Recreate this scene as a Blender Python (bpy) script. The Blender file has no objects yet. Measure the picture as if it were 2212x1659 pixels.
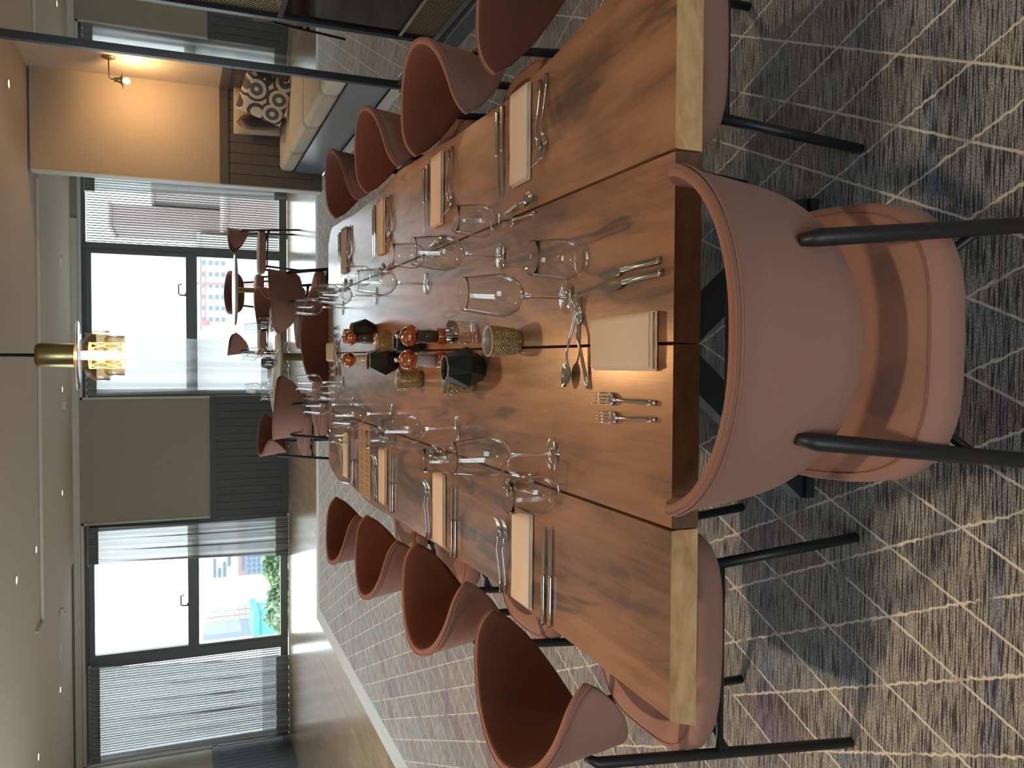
import bpy, math, random
from math import sin, cos, pi, radians as rad
from mathutils import Vector, Matrix
random.seed(7)
S = bpy.context.scene
COL = S.collection

# ------------------------------------------------------------------ camera (a phone held in landscape: the room lies on its side)
EYE = 1.55
th, ps, ro = rad(21.9), rad(1.85), rad(.43)
Fv = Vector((-sin(ps)*cos(th), cos(ps)*cos(th), -sin(th)))
R0 = Vector((cos(ps), sin(ps), 0)); T0 = R0.cross(Fv)
rv = cos(ro)*R0 - sin(ro)*T0; tv = sin(ro)*R0 + cos(ro)*T0
cam = bpy.data.cameras.new('camera'); cam.sensor_width = 36; cam.lens = 36*1786/2212
cam.clip_start = .05; cam.clip_end = 500
co = bpy.data.objects.new('camera', cam); COL.objects.link(co); S.camera = co
mx, my, mz = -tv, rv, -Fv
co.matrix_world = Matrix(((mx.x, my.x, mz.x, 0), (mx.y, my.y, mz.y, 0), (mx.z, my.z, mz.z, EYE), (0, 0, 0, 1)))

# ------------------------------------------------------------------ world and exposure
W = bpy.data.worlds.new('world'); S.world = W; W.use_nodes = True
bg = W.node_tree.nodes['Background']; bg.inputs[0].default_value = (.86, .94, 1, 1); bg.inputs[1].default_value = 6.5
S.view_settings.view_transform = 'Standard'; S.view_settings.look = 'None'
S.view_settings.gamma = 1; S.view_settings.use_curve_mapping = False
S.view_settings.exposure = 0.0
S.cycles.max_bounces = 14; S.cycles.transparent_max_bounces = 40; S.cycles.transmission_bounces = 12
S.cycles.diffuse_bounces = 5; S.cycles.glossy_bounces = 6
S.cycles.sample_clamp_indirect = 6; S.cycles.caustics_reflective = False; S.cycles.caustics_refractive = False

def area(name, loc, rot, sx, sy, power, col=(1, 1, 1), portal=False):
    l = bpy.data.lights.new(name, 'AREA'); l.shape = 'RECTANGLE'; l.size = sx; l.size_y = sy; l.energy = power; l.color = col
    if portal: l.cycles.is_portal = True
    o = bpy.data.objects.new(name, l); o.location = loc; o.rotation_euler = rot; COL.objects.link(o); return o
# daylight portals in the window openings (they add no light of their own)
area('portal', (1.1, 13.32, 1.4), (rad(-90), 0, 0), 3.6, 2.8, 1, portal=True)
area('portal', (-4.1, 13.32, 1.4), (rad(-90), 0, 0), 3.6, 2.8, 1, portal=True)
area('portal', (-6.12, 6.5, 1.5), (0, rad(-90), 0), 2.6, 3.0, 1, portal=True)  # portal of the added left window
area('portal', (-1.5, -4.6, 1.5), (rad(90), 0, 0), 3.2, 2.5, 1, portal=True)  # portal of the added rear window

# ------------------------------------------------------------------ helpers
def tag(o, label=None, cat=None, group=None, kind=None):
    if label: o['label'] = label
    if cat: o['category'] = cat
    if group: o['group'] = group
    if kind: o['kind'] = kind
    return o

class MB:
    def __init__(s): s.v = []; s.f = []; s.m = []; s.sm = []
    def add(s, vs, fs, m=0, smooth=False):
        b = len(s.v); s.v += [tuple(p) for p in vs]
        for f in fs: s.f.append([b+i for i in f]); s.m.append(m); s.sm.append(smooth)
        return s
    def box(s, x0, x1, y0, y1, z0, z1, m=0):
        v = [(x, y, z) for z in (z0, z1) for y in (y0, y1) for x in (x0, x1)]
        return s.add(v, [(0, 2, 3, 1), (4, 5, 7, 6), (0, 1, 5, 4), (2, 6, 7, 3), (0, 4, 6, 2), (1, 3, 7, 5)], m)
    def bev(s, x0, x1, y0, y1, z0, z1, r, m=0, n=3):
        """box with rounded vertical corners and rounded top / bottom edges"""
        rings = []
        for k in range(n+1):
            a = pi/2*k/n; rings.append((r-r*sin(a), z0+r-r*cos(a)))
        rings = rings + [(i, z0+z1-z) for i, z in reversed(rings)]
        return s.outline([(x0, y0), (x1, y0), (x1, y1), (x0, y1)], rings, r, n, m)
    def outline(s, corners, rings, r, n, m):
        pts = []; c = [Vector(p) for p in corners]; L = len(c)
        loops = []
        for ins, z in rings:
            lp = []
            for i in range(L):
                p, q, w = c[i-1], c[i], c[(i+1) % L]
                d1 = (p-q).normalized(); d2 = (w-q).normalized()
                rr = max(r-ins, .0004)
                cen = q + (d1+d2)*r
                a1 = math.atan2(-d2.y, -d2.x); a2 = math.atan2(-d1.y, -d1.x)
                while a2 < a1: a2 += 2*pi
                for k in range(n+1):
                    a = a1+(a2-a1)*k/n; lp.append((cen.x+rr*cos(a), cen.y+rr*sin(a), z))
            loops.append(lp)
        return s.loft(loops, m, True, True)
    def loft(s, loops, m=0, caps=True, smooth=True, close=True):
        n = len(loops[0]); v = [p for l in loops for p in l]; f = []
        for i in range(len(loops)-1):
            for j in range(n if close else n-1):
                k = (j+1) % n; f.append((i*n+j, i*n+k, (i+1)*n+k, (i+1)*n+j))
        if caps: f.append(tuple(reversed(range(n)))); f.append(tuple((len(loops)-1)*n+j for j in range(n)))
        return s.add(v, f, m, smooth)
    def lathe(s, prof, n=32, m=0, c=(0, 0), smooth=True, caps=False, ph=0):
        loops = [[(c[0]+r*cos(2*pi*j/n+ph), c[1]+r*sin(2*pi*j/n+ph), z) for j in range(n)] for r, z in prof]
        return s.loft(loops, m, caps, smooth)
    def tube(s, pts, r, n=8, m=0, caps=True):
        pts = [Vector(p) for p in pts]; rs = r if isinstance(r, (list, tuple)) else [r]*len(pts)
        loops = []; up = None
        for i, p in enumerate(pts):
            t = (pts[min(i+1, len(pts)-1)]-pts[max(i-1, 0)]).normalized()
            if up is None: up = Vector((0, 0, 1)) if abs(t.z) < .9 else Vector((0, 1, 0))
            a = t.cross(up).normalized(); b = a.cross(t).normalized(); up = b
            loops.append([tuple(p+rs[i]*(cos(2*pi*k/n)*a+sin(2*pi*k/n)*b)) for k in range(n)])
        return s.loft(loops, m, caps, True)
    def bar(s, p, q, w, h, m=0, side=None):
        p = Vector(p); q = Vector(q); t = (q-p).normalized(); u = Vector(side) if side else (Vector((0, 0, 1)) if abs(t.z) < .9 else Vector((0, 1, 0)))
        a = t.cross(u).normalized()*w/2; b = a.cross(t).normalized()*h/2
        v = [p-a-b, p+a-b, p+a+b, p-a+b, q-a-b, q+a-b, q+a+b, q-a+b]
        return s.add(v, [(3, 2, 1, 0), (4, 5, 6, 7), (0, 1, 5, 4), (1, 2, 6, 5), (2, 3, 7, 6), (3, 0, 4, 7)], m)
    def build(s, name, mats, parent=None, loc=None, rotz=0):
        me = bpy.data.meshes.new(name); me.from_pydata(s.v, [], s.f)
        mats = mats if isinstance(mats, (list, tuple)) else [mats]
        for x in mats: me.materials.append(x)
        me.polygons.foreach_set('material_index', s.m); me.polygons.foreach_set('use_smooth', s.sm)
        me.update()
        o = bpy.data.objects.new(name, me); COL.objects.link(o)
        if parent: o.parent = parent
        if loc: o.location = loc
        if rotz: o.rotation_euler.z = rotz
        return o

def empty(name, loc=(0, 0, 0), rz=0, label=None, cat=None, group=None, kind=None):
    o = bpy.data.objects.new(name, None); o.empty_display_size = .05; COL.objects.link(o)
    o.location = loc; o.rotation_euler.z = rz; return tag(o, label, cat, group, kind)
def copy_tree(o, parent=None):
    c = o.copy(); COL.objects.link(c)
    if parent: c.parent = parent
    for ch in [x for x in KIDS.get(o.name, [])]: copy_tree(ch, c)
    return c
KIDS = {}
def index_kids():
    KIDS.clear()
    for o in bpy.data.objects:
        if o.parent: KIDS.setdefault(o.parent.name, []).append(o)
def place(proto, used, loc, rz, label, group=None, sc=1):
    """first call moves the prototype itself, later calls copy it with its parts"""
    if used: o = copy_tree(proto)
    else: o = proto
    o.location = loc; o.rotation_euler = (0, 0, rz)
    if sc != 1: o.scale = (sc, sc, sc)
    o['label'] = label
    if group: o['group'] = group
    return o
def flatbuild(ob): return ob

# ------------------------------------------------------------------ materials
def mat(name):
    m = bpy.data.materials.new(name); m.use_nodes = True
    nt = m.node_tree; return m, nt, nt.nodes['Principled BSDF']
def simple(name, col, rough=.5, metal=0, spec=.5, bump=0, bscale=200, emis=None, es=0, var=0, vscale=8, coat=0, stretch=(1, 1, 1)):
    m, nt, b = mat(name); N = nt.nodes; L = nt.links
    b.inputs['Base Color'].default_value = (*col, 1); b.inputs['Roughness'].default_value = rough
    b.inputs['Metallic'].default_value = metal; b.inputs['Specular IOR Level'].default_value = spec
    if coat: b.inputs['Coat Weight'].default_value = coat; b.inputs['Coat Roughness'].default_value = .1
    if emis: b.inputs['Emission Color'].default_value = (*emis, 1); b.inputs['Emission Strength'].default_value = es
    if bump or var:
        tc = N.new('ShaderNodeTexCoord'); mp = N.new('ShaderNodeMapping'); mp.inputs['Scale'].default_value = stretch
        L.new(tc.outputs['Object'], mp.inputs[0])
    if bump:
        n = N.new('ShaderNodeTexNoise'); n.inputs['Scale'].default_value = bscale; n.inputs['Detail'].default_value = 3
        L.new(mp.outputs[0], n.inputs[0]); bp = N.new('ShaderNodeBump'); bp.inputs['Strength'].default_value = bump; bp.inputs['Distance'].default_value = .002
        L.new(n.outputs[0], bp.inputs['Height']); L.new(bp.outputs[0], b.inputs['Normal'])
    if var:
        n = N.new('ShaderNodeTexNoise'); n.inputs['Scale'].default_value = vscale; n.inputs['Detail'].default_value = 4
        L.new(mp.outputs[0], n.inputs[0])
        mx_ = N.new('ShaderNodeMix'); mx_.data_type = 'RGBA'
        mx_.inputs[6].default_value = (*[c*(1-var) for c in col], 1); mx_.inputs[7].default_value = (*[min(1, c*(1+var)) for c in col], 1)
        L.new(n.outputs[0], mx_.inputs[0]); L.new(mx_.outputs[2], b.inputs['Base Color'])
    return m

def math_(nt, op, a, b=None, c=None):
    n = nt.nodes.new('ShaderNodeMath'); n.operation = op
    for i, v in enumerate((a, b, c)):
        if v is None: continue
        if isinstance(v, (int, float)): n.inputs[i].default_value = v
        else: nt.links.new(v, n.inputs[i])
    return n.outputs[0]
def ramp(nt, fac, stops, interp='LINEAR'):
    r = nt.nodes.new('ShaderNodeValToRGB'); r.color_ramp.interpolation = interp
    while len(r.color_ramp.elements) < len(stops): r.color_ramp.elements.new(.5)
    for e, (p, c) in zip(r.color_ramp.elements, stops): e.position = p; e.color = (*c, 1)
    nt.links.new(fac, r.inputs[0]); return r.outputs[0]
def mixc(nt, fac, a, b, mode='MIX'):
    n = nt.nodes.new('ShaderNodeMix'); n.data_type = 'RGBA'; n.blend_type = mode
    for i, v in ((0, fac), (6, a), (7, b)):
        if isinstance(v, tuple): n.inputs[i].default_value = (*v, 1)
        elif isinstance(v, (int, float)): n.inputs[i].default_value = v
        else: nt.links.new(v, n.inputs[i])
    return n.outputs[2]

def carpet_mat():
    m, nt, b = mat('carpet'); N = nt.nodes; L = nt.links
    tc = N.new('ShaderNodeTexCoord'); wob = N.new('ShaderNodeTexNoise'); wob.inputs['Scale'].default_value = 60; wob.inputs['Detail'].default_value = 2
    L.new(tc.outputs['Object'], wob.inputs[0])
    sp = N.new('ShaderNodeSeparateXYZ'); L.new(tc.outputs['Object'], sp.inputs[0])
    w = math_(nt, 'MULTIPLY', math_(nt, 'SUBTRACT', wob.outputs[0], .5), .012)
    x = math_(nt, 'ADD', sp.outputs[0], w); y = math_(nt, 'ADD', sp.outputs[1], w)
    # diamond lattice of pale lines
    xs = math_(nt, 'DIVIDE', x, .1637); ys = math_(nt, 'DIVIDE', y, .3836)
    a = math_(nt, 'ADD', math_(nt, 'ADD', xs, ys), -.134+.0); c = math_(nt, 'ADD', math_(nt, 'SUBTRACT', xs, ys), .48-1)
    def line(q, wd):
        fr = math_(nt, 'FRACT', q); d = math_(nt, 'MINIMUM', fr, math_(nt, 'SUBTRACT', 1, fr))
        mr = N.new('ShaderNodeMapRange'); mr.inputs[1].default_value = wd; mr.inputs[2].default_value = wd*.45; L.new(d, mr.inputs[0]); return mr.outputs[0]
    ln = math_(nt, 'MAXIMUM', line(a, .026), line(c, .026))
    drop = N.new('ShaderNodeTexNoise'); drop.inputs['Scale'].default_value = 9; L.new(tc.outputs['Object'], drop.inputs[0])
    dm = N.new('ShaderNodeMapRange'); dm.inputs[1].default_value = .30; dm.inputs[2].default_value = .44; L.new(drop.outputs[0], dm.inputs[0])
    ln = math_(nt, 'MULTIPLY', ln, dm.outputs[0])
    # per diamond random colour
    cell = N.new('ShaderNodeCombineXYZ'); L.new(math_(nt, 'FLOOR', a), cell.inputs[0]); L.new(math_(nt, 'FLOOR', c), cell.inputs[1])
    wn = N.new('ShaderNodeTexWhiteNoise'); wn.noise_dimensions = '3D'; L.new(cell.outputs[0], wn.inputs['Vector'])
    base = ramp(nt, wn.outputs['Value'], [(0, (.098, .098, .095)), (.35, (.125, .12, .108)), (.55, (.085, .10, .115)), (.74, (.13, .12, .115)), (.88, (.085, .052, .058)), (.96, (.075, .042, .05))], 'CONSTANT')
    # yarn streaks running along x, coloured in bands across y
    def streak(sx, sy, det=3, off=0):
        mp = N.new('ShaderNodeMapping'); mp.inputs['Scale'].default_value = (sx, sy, 1); mp.inputs['Location'].default_value = (off, off, off)
        L.new(tc.outputs['Object'], mp.inputs[0]); n = N.new('ShaderNodeTexNoise'); n.inputs['Scale'].default_value = 1; n.inputs['Detail'].default_value = det
        L.new(mp.outputs[0], n.inputs[0]); return n.outputs[0]
    band = streak(.5, 9, 1, 3.1)
    bandc = ramp(nt, band, [(0, (.085, .095, .11)), (.38, (.115, .12, .118)), (.47, (.135, .128, .115)), (.56, (.105, .11, .112)), (.63, (.045, .065, .13)), (.68, (.07, .045, .05)), (.75, (.11, .10, .095))])
    colr = mixc(nt, .42, base, bandc)
    st = streak(11, 250, 4); dark = N.new('ShaderNodeMapRange'); dark.inputs[1].default_value = .43; dark.inputs[2].default_value = .52; L.new(st, dark.inputs[0])
    colr = mixc(nt, dark.outputs[0], mixc(nt, 1.0, colr, (.13, .11, .13), 'MULTIPLY'), colr)
    fn = N.new('ShaderNodeTexNoise'); fn.inputs['Scale'].default_value = 300; fn.inputs['Detail'].default_value = 2; L.new(tc.outputs['Object'], fn.inputs[0])
    fm = N.new('ShaderNodeMapRange'); fm.inputs[1].default_value = .3; fm.inputs[2].default_value = .7; fm.inputs[3].default_value = .45; fm.inputs[4].default_value = 1.75; L.new(fn.outputs[0], fm.inputs[0])
    colr = mixc(nt, 1.0, colr, fm.outputs[0], 'MULTIPLY')
    colr = mixc(nt, math_(nt, 'MULTIPLY', ln, .85), colr, (.30, .285, .26))
    # plain border
    ex = math_(nt, 'LESS_THAN', sp.outputs[0], -3.02); ey = math_(nt, 'GREATER_THAN', sp.outputs[1], 10.08); exr = math_(nt, 'GREATER_THAN', sp.outputs[0], 1.98)
    colr = mixc(nt, math_(nt, 'MAXIMUM', math_(nt, 'MAXIMUM', ex, ey), exr), colr, (.19, .21, .225))
    L.new(mixc(nt, 1.0, colr, (3.0, 2.9, 2.75), 'MULTIPLY'), b.inputs['Base Color']); b.inputs['Roughness'].default_value = .95
    b.inputs['Specular IOR Level'].default_value = .15; b.inputs['Sheen Weight'].default_value = .5
    bp = N.new('ShaderNodeBump'); bp.inputs['Strength'].default_value = .6; bp.inputs['Distance'].default_value = .003; L.new(fn.outputs[0], bp.inputs['Height']); L.new(bp.outputs[0], b.inputs['Normal'])
    return m

def wood_mat(name, stops, gscale=(22, 1.6, 22), rough=.33, coat=.25, vein=1.0, spec=.5, fig=0):
    m, nt, b = mat(name); N = nt.nodes; L = nt.links
    tc = N.new('ShaderNodeTexCoord'); oi = N.new('ShaderNodeObjectInfo')
    ad = N.new('ShaderNodeVectorMath'); ad.operation = 'MULTIPLY_ADD'; ad.inputs[1].default_value = (1, 1, 1)
    cb = N.new('ShaderNodeCombineXYZ')
    for i in range(3): L.new(math_(nt, 'MULTIPLY', oi.outputs['Random'], 37.+9*i), cb.inputs[i])
    L.new(tc.outputs['Object'], ad.inputs[0]); L.new(cb.outputs[0], ad.inputs[2])
    big = N.new('ShaderNodeTexNoise'); big.inputs['Scale'].default_value = 1; big.inputs['Detail'].default_value = 2; big.inputs['Distortion'].default_value = 1.2
    m1 = N.new('ShaderNodeMapping'); m1.inputs['Scale'].default_value = (gscale[0]*.28, gscale[1]*.9, gscale[2]*.28); L.new(ad.outputs[0], m1.inputs[0]); L.new(m1.outputs[0], big.inputs[0])
    m2 = N.new('ShaderNodeMapping'); m2.inputs['Scale'].default_value = gscale; L.new(ad.outputs[0], m2.inputs[0])
    g = N.new('ShaderNodeTexNoise'); g.inputs['Scale'].default_value = 1; g.inputs['Detail'].default_value = 6; g.inputs['Distortion'].default_value = .6; L.new(m2.outputs[0], g.inputs[0])
    m3 = N.new('ShaderNodeMapping'); m3.inputs['Scale'].default_value = (gscale[0]*9, gscale[1]*4, gscale[2]*9); L.new(ad.outputs[0], m3.inputs[0])
    f = N.new('ShaderNodeTexNoise'); f.inputs['Scale'].default_value = 1; f.inputs['Detail'].default_value = 3; L.new(m3.outputs[0], f.inputs[0])
    v = math_(nt, 'ADD', math_(nt, 'MULTIPLY', big.outputs[0], .6*vein), math_(nt, 'ADD', math_(nt, 'MULTIPLY', g.outputs[0], .42), math_(nt, 'MULTIPLY', f.outputs[0], .13)))
    v = math_(nt, 'ADD', v, math_(nt, 'MULTIPLY', math_(nt, 'SUBTRACT', oi.outputs['Random'], .5), .08))
    if fig:   # dark heartwood figure: bands of a strongly distorted slow noise
        m4 = N.new('ShaderNodeMapping'); m4.inputs['Scale'].default_value = (4.2, .9, 4.2); L.new(ad.outputs[0], m4.inputs[0])
        q = N.new('ShaderNodeTexNoise'); q.inputs['Scale'].default_value = 1; q.inputs['Detail'].default_value = 3; q.inputs['Distortion'].default_value = 2.2; L.new(m4.outputs[0], q.inputs[0])
        bands = math_(nt, 'MULTIPLY', math_(nt, 'SINE', math_(nt, 'MULTIPLY', q.outputs[0], 42.0)), .5)
        msk = N.new('ShaderNodeMapRange'); msk.inputs[1].default_value = .50; msk.inputs[2].default_value = .66; L.new(q.outputs[0], msk.inputs[0])
        v = math_(nt, 'SUBTRACT', v, math_(nt, 'MULTIPLY', math_(nt, 'MULTIPLY', math_(nt, 'ADD', bands, .55), msk.outputs[0]), fig))
        v = math_(nt, 'ADD', v, math_(nt, 'MULTIPLY', bands, fig*.16))
    L.new(ramp(nt, v, stops), b.inputs['Base Color'])
    b.inputs['Roughness'].default_value = rough; b.inputs['Coat Weight'].default_value = coat; b.inputs['Coat Roughness'].default_value = .22
    b.inputs['Specular IOR Level'].default_value = spec
    bp = N.new('ShaderNodeBump'); bp.inputs['Strength'].default_value = .06; bp.inputs['Distance'].default_value = .001; L.new(f.outputs[0], bp.inputs['Height']); L.new(bp.outputs[0], b.inputs['Normal'])
    return m

def thin_glass(name, tint=(.975, .985, .98), ior=1.5, k=1.0, rough=0.0):
    m = bpy.data.materials.new(name); m.use_nodes = True; nt = m.node_tree; N = nt.nodes; L = nt.links; N.remove(N['Principled BSDF'])
    t = N.new('ShaderNodeBsdfTransparent'); t.inputs[0].default_value = (*tint, 1)
    g = N.new('ShaderNodeBsdfGlossy'); g.inputs['Roughness'].default_value = rough
    lw = N.new('ShaderNodeLayerWeight'); lw.inputs[0].default_value = .5      # Schlick reflectance, the same from both sides of a thin wall
    f0 = ((ior-1)/(ior+1))**2; sch = math_(nt, 'MULTIPLY_ADD', math_(nt, 'POWER', lw.outputs['Facing'], 5.0), (1-f0)*k, f0*k)
    mx_ = N.new('ShaderNodeMixShader'); L.new(sch, mx_.inputs[0]); L.new(t.outputs[0], mx_.inputs[1]); L.new(g.outputs[0], mx_.inputs[2])
    L.new(mx_.outputs[0], N['Material Output'].inputs[0]); return m
def solid_glass(name, col=(1, 1, 1), rough=0.0, ior=1.48):
    m, nt, b = mat(name); b.inputs['Base Color'].default_value = (*col, 1); b.inputs['Transmission Weight'].default_value = 1
    b.inputs['Roughness'].default_value = rough; b.inputs['IOR'].default_value = ior; return m
def sheer(name, col, trans=.45, clear=.25):
    m = bpy.data.materials.new(name); m.use_nodes = True; nt = m.node_tree; N = nt.nodes; L = nt.links; N.remove(N['Principled BSDF'])
    d = N.new('ShaderNodeBsdfDiffuse'); d.inputs[0].default_value = (*col, 1); t = N.new('ShaderNodeBsdfTranslucent'); t.inputs[0].default_value = (*col, 1)
    c = N.new('ShaderNodeBsdfTransparent'); a = N.new('ShaderNodeMixShader'); a.inputs[0].default_value = trans; L.new(d.outputs[0], a.inputs[1]); L.new(t.outputs[0], a.inputs[2])
    tc = N.new('ShaderNodeTexCoord'); w = N.new('ShaderNodeTexNoise'); w.inputs['Scale'].default_value = 60; L.new(tc.outputs['Object'], w.inputs[0])
    e = N.new('ShaderNodeMixShader'); L.new(math_(nt, 'MULTIPLY', math_(nt, 'ADD', w.outputs[0], .5), clear), e.inputs[0]); L.new(a.outputs[0], e.inputs[1]); L.new(c.outputs[0], e.inputs[2])
    L.new(e.outputs[0], N['Material Output'].inputs[0]); return m
M_rod = None
def fabric(name, col, scale=900, strength=.35, sheen=.3, var=.14):
    m, nt, b = mat(name); N = nt.nodes; L = nt.links
    tc = N.new('ShaderNodeTexCoord'); mp = N.new('ShaderNodeMapping'); mp.inputs['Rotation'].default_value = (0, rad(30), rad(35)); mp.inputs['Scale'].default_value = (1, .35, 1); L.new(tc.outputs['Object'], mp.inputs[0])
    w = N.new('ShaderNodeTexNoise'); w.inputs['Scale'].default_value = scale; w.inputs['Detail'].default_value = 2; L.new(mp.outputs[0], w.inputs[0])
    L.new(mixc(nt, w.outputs[0], tuple(c*(1-var*2) for c in col), tuple(min(1, c*(1+var*2)) for c in col)), b.inputs['Base Color'])
    b.inputs['Roughness'].default_value = .9; b.inputs['Specular IOR Level'].default_value = .2
    b.inputs['Sheen Weight'].default_value = sheen; b.inputs['Sheen Roughness'].default_value = .45; b.inputs['Sheen Tint'].default_value = (1, .75, .68, 1)
    bp = N.new('ShaderNodeBump'); bp.inputs['Strength'].default_value = strength; bp.inputs['Distance'].default_value = .0012; L.new(w.outputs[0], bp.inputs['Height']); L.new(bp.outputs[0], b.inputs['Normal'])
    return m

M = {}
M['carpet'] = carpet_mat()
M['walnut'] = wood_mat('walnut', [(.30, (.08, .048, .035)), (.44, (.16, .088, .056)), (.54, (.27, .142, .083)), (.66, (.38, .20, .112)), (.85, (.46, .26, .15))], rough=.38, coat=.8, fig=.22)
M['end_grain'] = wood_mat('end_grain', [(.30, (.17, .095, .038)), (.5, (.42, .255, .115)), (.7, (.58, .38, .18))], gscale=(26, 3, 60), rough=.6, coat=0)
M['end_brown_shaded'] = wood_mat('end_brown_shaded', [(.30, (.05, .022, .009)), (.55, (.11, .05, .02)), (.8, (.17, .08, .035))], gscale=(26, 3, 60), rough=.6, coat=0)  # middle planks: the head chair's shade is partly put into this darker brown
M['oak'] = wood_mat('oak', [(.30, (.30, .205, .11)), (.55, (.45, .325, .19)), (.8, (.56, .43, .28))], gscale=(14, 1.2, 14), rough=.24, coat=.8, spec=.8)
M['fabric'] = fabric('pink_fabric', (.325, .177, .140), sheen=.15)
M['inner_face'] = fabric('rust_inner_fabric', (.145, .058, .038), sheen=.15)  # inside of the chair shell, darker and redder than the outer fabric
M['piping'] = fabric('piping_fabric', (.26, .13, .10), scale=1500)
M['black'] = simple('black_steel', (.012, .014, .016), .42, 0, .5, bump=.1, bscale=900)
M['steel_frame'] = simple('dark_frame', (.13, .148, .162), .45)
M['frame_black'] = simple('mirror_frame_metal', (.018, .017, .026), .4)
M['chrome'] = simple('polished_steel', (.72, .70, .67), .12, 1)
M['copper'] = simple('copper', (.86, .36, .22), .2, 1)
M['brass'] = simple('brushed_brass', (.42, .34, .16), .32, 1)
M['brass_mesh'] = simple('brass_mesh', (.52, .43, .22), .45, .7)
M['sconce_metal'] = simple('aged_brass', (.20, .15, .09), .45, .8)
M['wall'] = simple('wall_paint', (.34, .325, .27), .85, var=.02, vscale=3, bump=.05, bscale=120)
M['alcove'] = simple('alcove_paint', (.50, .40, .285), .85, bump=.05, bscale=120)
M['ceil'] = simple('ceiling_paint', (.56, .49, .41), .9, var=.02, vscale=2)
M['white_trim'] = simple('white_trim', (.62, .62, .56), .6)
M['slate'] = simple('slate_paint', (.070, .078, .088), .55, bump=.04, bscale=80)
M['taupe'] = simple('taupe_panel_paint', (.115, .098, .082), .6)
M['bench'] = simple('bench_panel', (.20, .225, .255), .28, spec=.6)
M['linen'] = fabric('cushion_linen', (.60, .55, .45), scale=260, strength=.5, sheen=.1, var=.07)
M['beige'] = fabric('beige_cushion', (.42, .36, .26), scale=300, sheen=.1, var=.06)
M['darkvelvet'] = fabric('dark_velvet', (.045, .038, .033), scale=500, sheen=.4)
M['napkin'] = simple('napkin_cloth', (.80, .69, .57), .9, bump=.15, bscale=900, spec=.2)
M['paper'] = simple('kraft_paper', (.52, .37, .24), .8, spec=.2)
M['ink'] = simple('ink', (.10, .075, .055), .8)
M['glass'] = thin_glass('wine_glass', (.988, .993, .991), 1.5, 1.7)
M['thick'] = thin_glass('thick_glass', (.98, .987, .984), 1.5, 1.0)
M['stem'] = solid_glass('stem_glass')
M['pane'] = thin_glass('window_pane', (.96, .985, .98), 1.45, .8)
M['mirror'] = simple('mirror_silver', (.74, .75, .72), .015, 1)
M['vase'] = simple('smoked_glass', (.016, .020, .015), .22, 0, .35)
M['vase_in'] = simple('smoked_glass_inside', (.10, .095, .06), .25, 0, .5)
M['amber'] = thin_glass('amber_glass', (.975, .88, .76), 1.5, 1.2)
M['screen'] = simple('black_screen', (.003, .003, .004), .08)
M['sheer'] = sheer('sheer_linen', (.36, .355, .345), .55, .10)
M['rod'] = sheer('white_slats', (.8, .82, .86), .75, 0)
M['sheer_head'] = sheer('curtain_heading', (.22, .22, .215), .12, 0)
M['rod'] = None
M['table_white'] = simple('white_laminate', (.74, .74, .70), .25, bump=.0)
M['table_edge'] = simple('brass_edge', (.40, .38, .24), .4, .5)
M['light_disc'] = simple('lamp_disc', (1, .8, .5), .5, emis=(1, .62, .28), es=9)
M['bulb'] = simple('bulb', (1, .8, .5), .5, emis=(1, .74, .42), es=22)
M['lit_glass'] = simple('glowing_cut_glass', (1, .7, .3), .4, emis=(1, .60, .16), es=5)  # cut glass given emission to stand for the bulb's light in it
M['salt'] = simple('salt', (.80, .76, .74), .6, bump=.5, bscale=900)
M['pepper'] = simple('peppercorns', (.035, .028, .026), .6, bump=.8, bscale=500, var=.5, vscale=300)
def votive_mat():
    m, nt, b = mat('gold_mercury_glass'); N = nt.nodes; L = nt.links
    b.inputs['Metallic'].default_value = .75; b.inputs['Roughness'].default_value = .28
    tc = N.new('ShaderNodeTexCoord'); n = N.new('ShaderNodeTexNoise'); n.inputs['Scale'].default_value = 320; L.new(tc.outputs['Object'], n.inputs[0])
    L.new(ramp(nt, n.outputs[0], [(.35, (.20, .15, .06)), (.5, (.50, .41, .21)), (.65, (.80, .72, .48))]), b.inputs['Base Color']); return m
M['votive'] = votive_mat()
M['votive_in'] = simple('frosted_silver', (.55, .54, .49), .35, .4)
def pattern_mat():
    m, nt, b = mat('patterned_cushion_print'); N = nt.nodes; L = nt.links
    tc = N.new('ShaderNodeTexCoord'); mp = N.new('ShaderNodeMapping'); mp.inputs['Scale'].default_value = (5.2, 1, 5.2); L.new(tc.outputs['Object'], mp.inputs[0])
    v = N.new('ShaderNodeTexVoronoi'); v.inputs['Scale'].default_value = 1; v.inputs['Randomness'].default_value = .55; L.new(mp.outputs[0], v.inputs['Vector'])
    L.new(ramp(nt, v.outputs['Distance'], [(0, (.70, .62, .48)), (.17, (.13, .12, .13)), (.36, (.68, .58, .43)), (.52, (.09, .075, .08)), (.66, (.68, .58, .43))], 'CONSTANT'), b.inputs['Base Color'])
    b.inputs['Roughness'].default_value = .9; return m
M['pattern'] = pattern_mat()
def leaf_mat():
    m, nt, b = mat('foliage'); N = nt.nodes; L = nt.links; oi = N.new('ShaderNodeTexCoord'); n = N.new('ShaderNodeTexNoise'); n.inputs['Scale'].default_value = 1.3; L.new(oi.outputs['Object'], n.inputs[0])
    L.new(ramp(nt, n.outputs[0], [(.3, (.12, .20, .12)), (.6, (.20, .29, .15)), (.8, (.30, .37, .19))]), b.inputs['Base Color']); b.inputs['Roughness'].default_value = .8; return m
M['leaf'] = leaf_mat()
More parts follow.
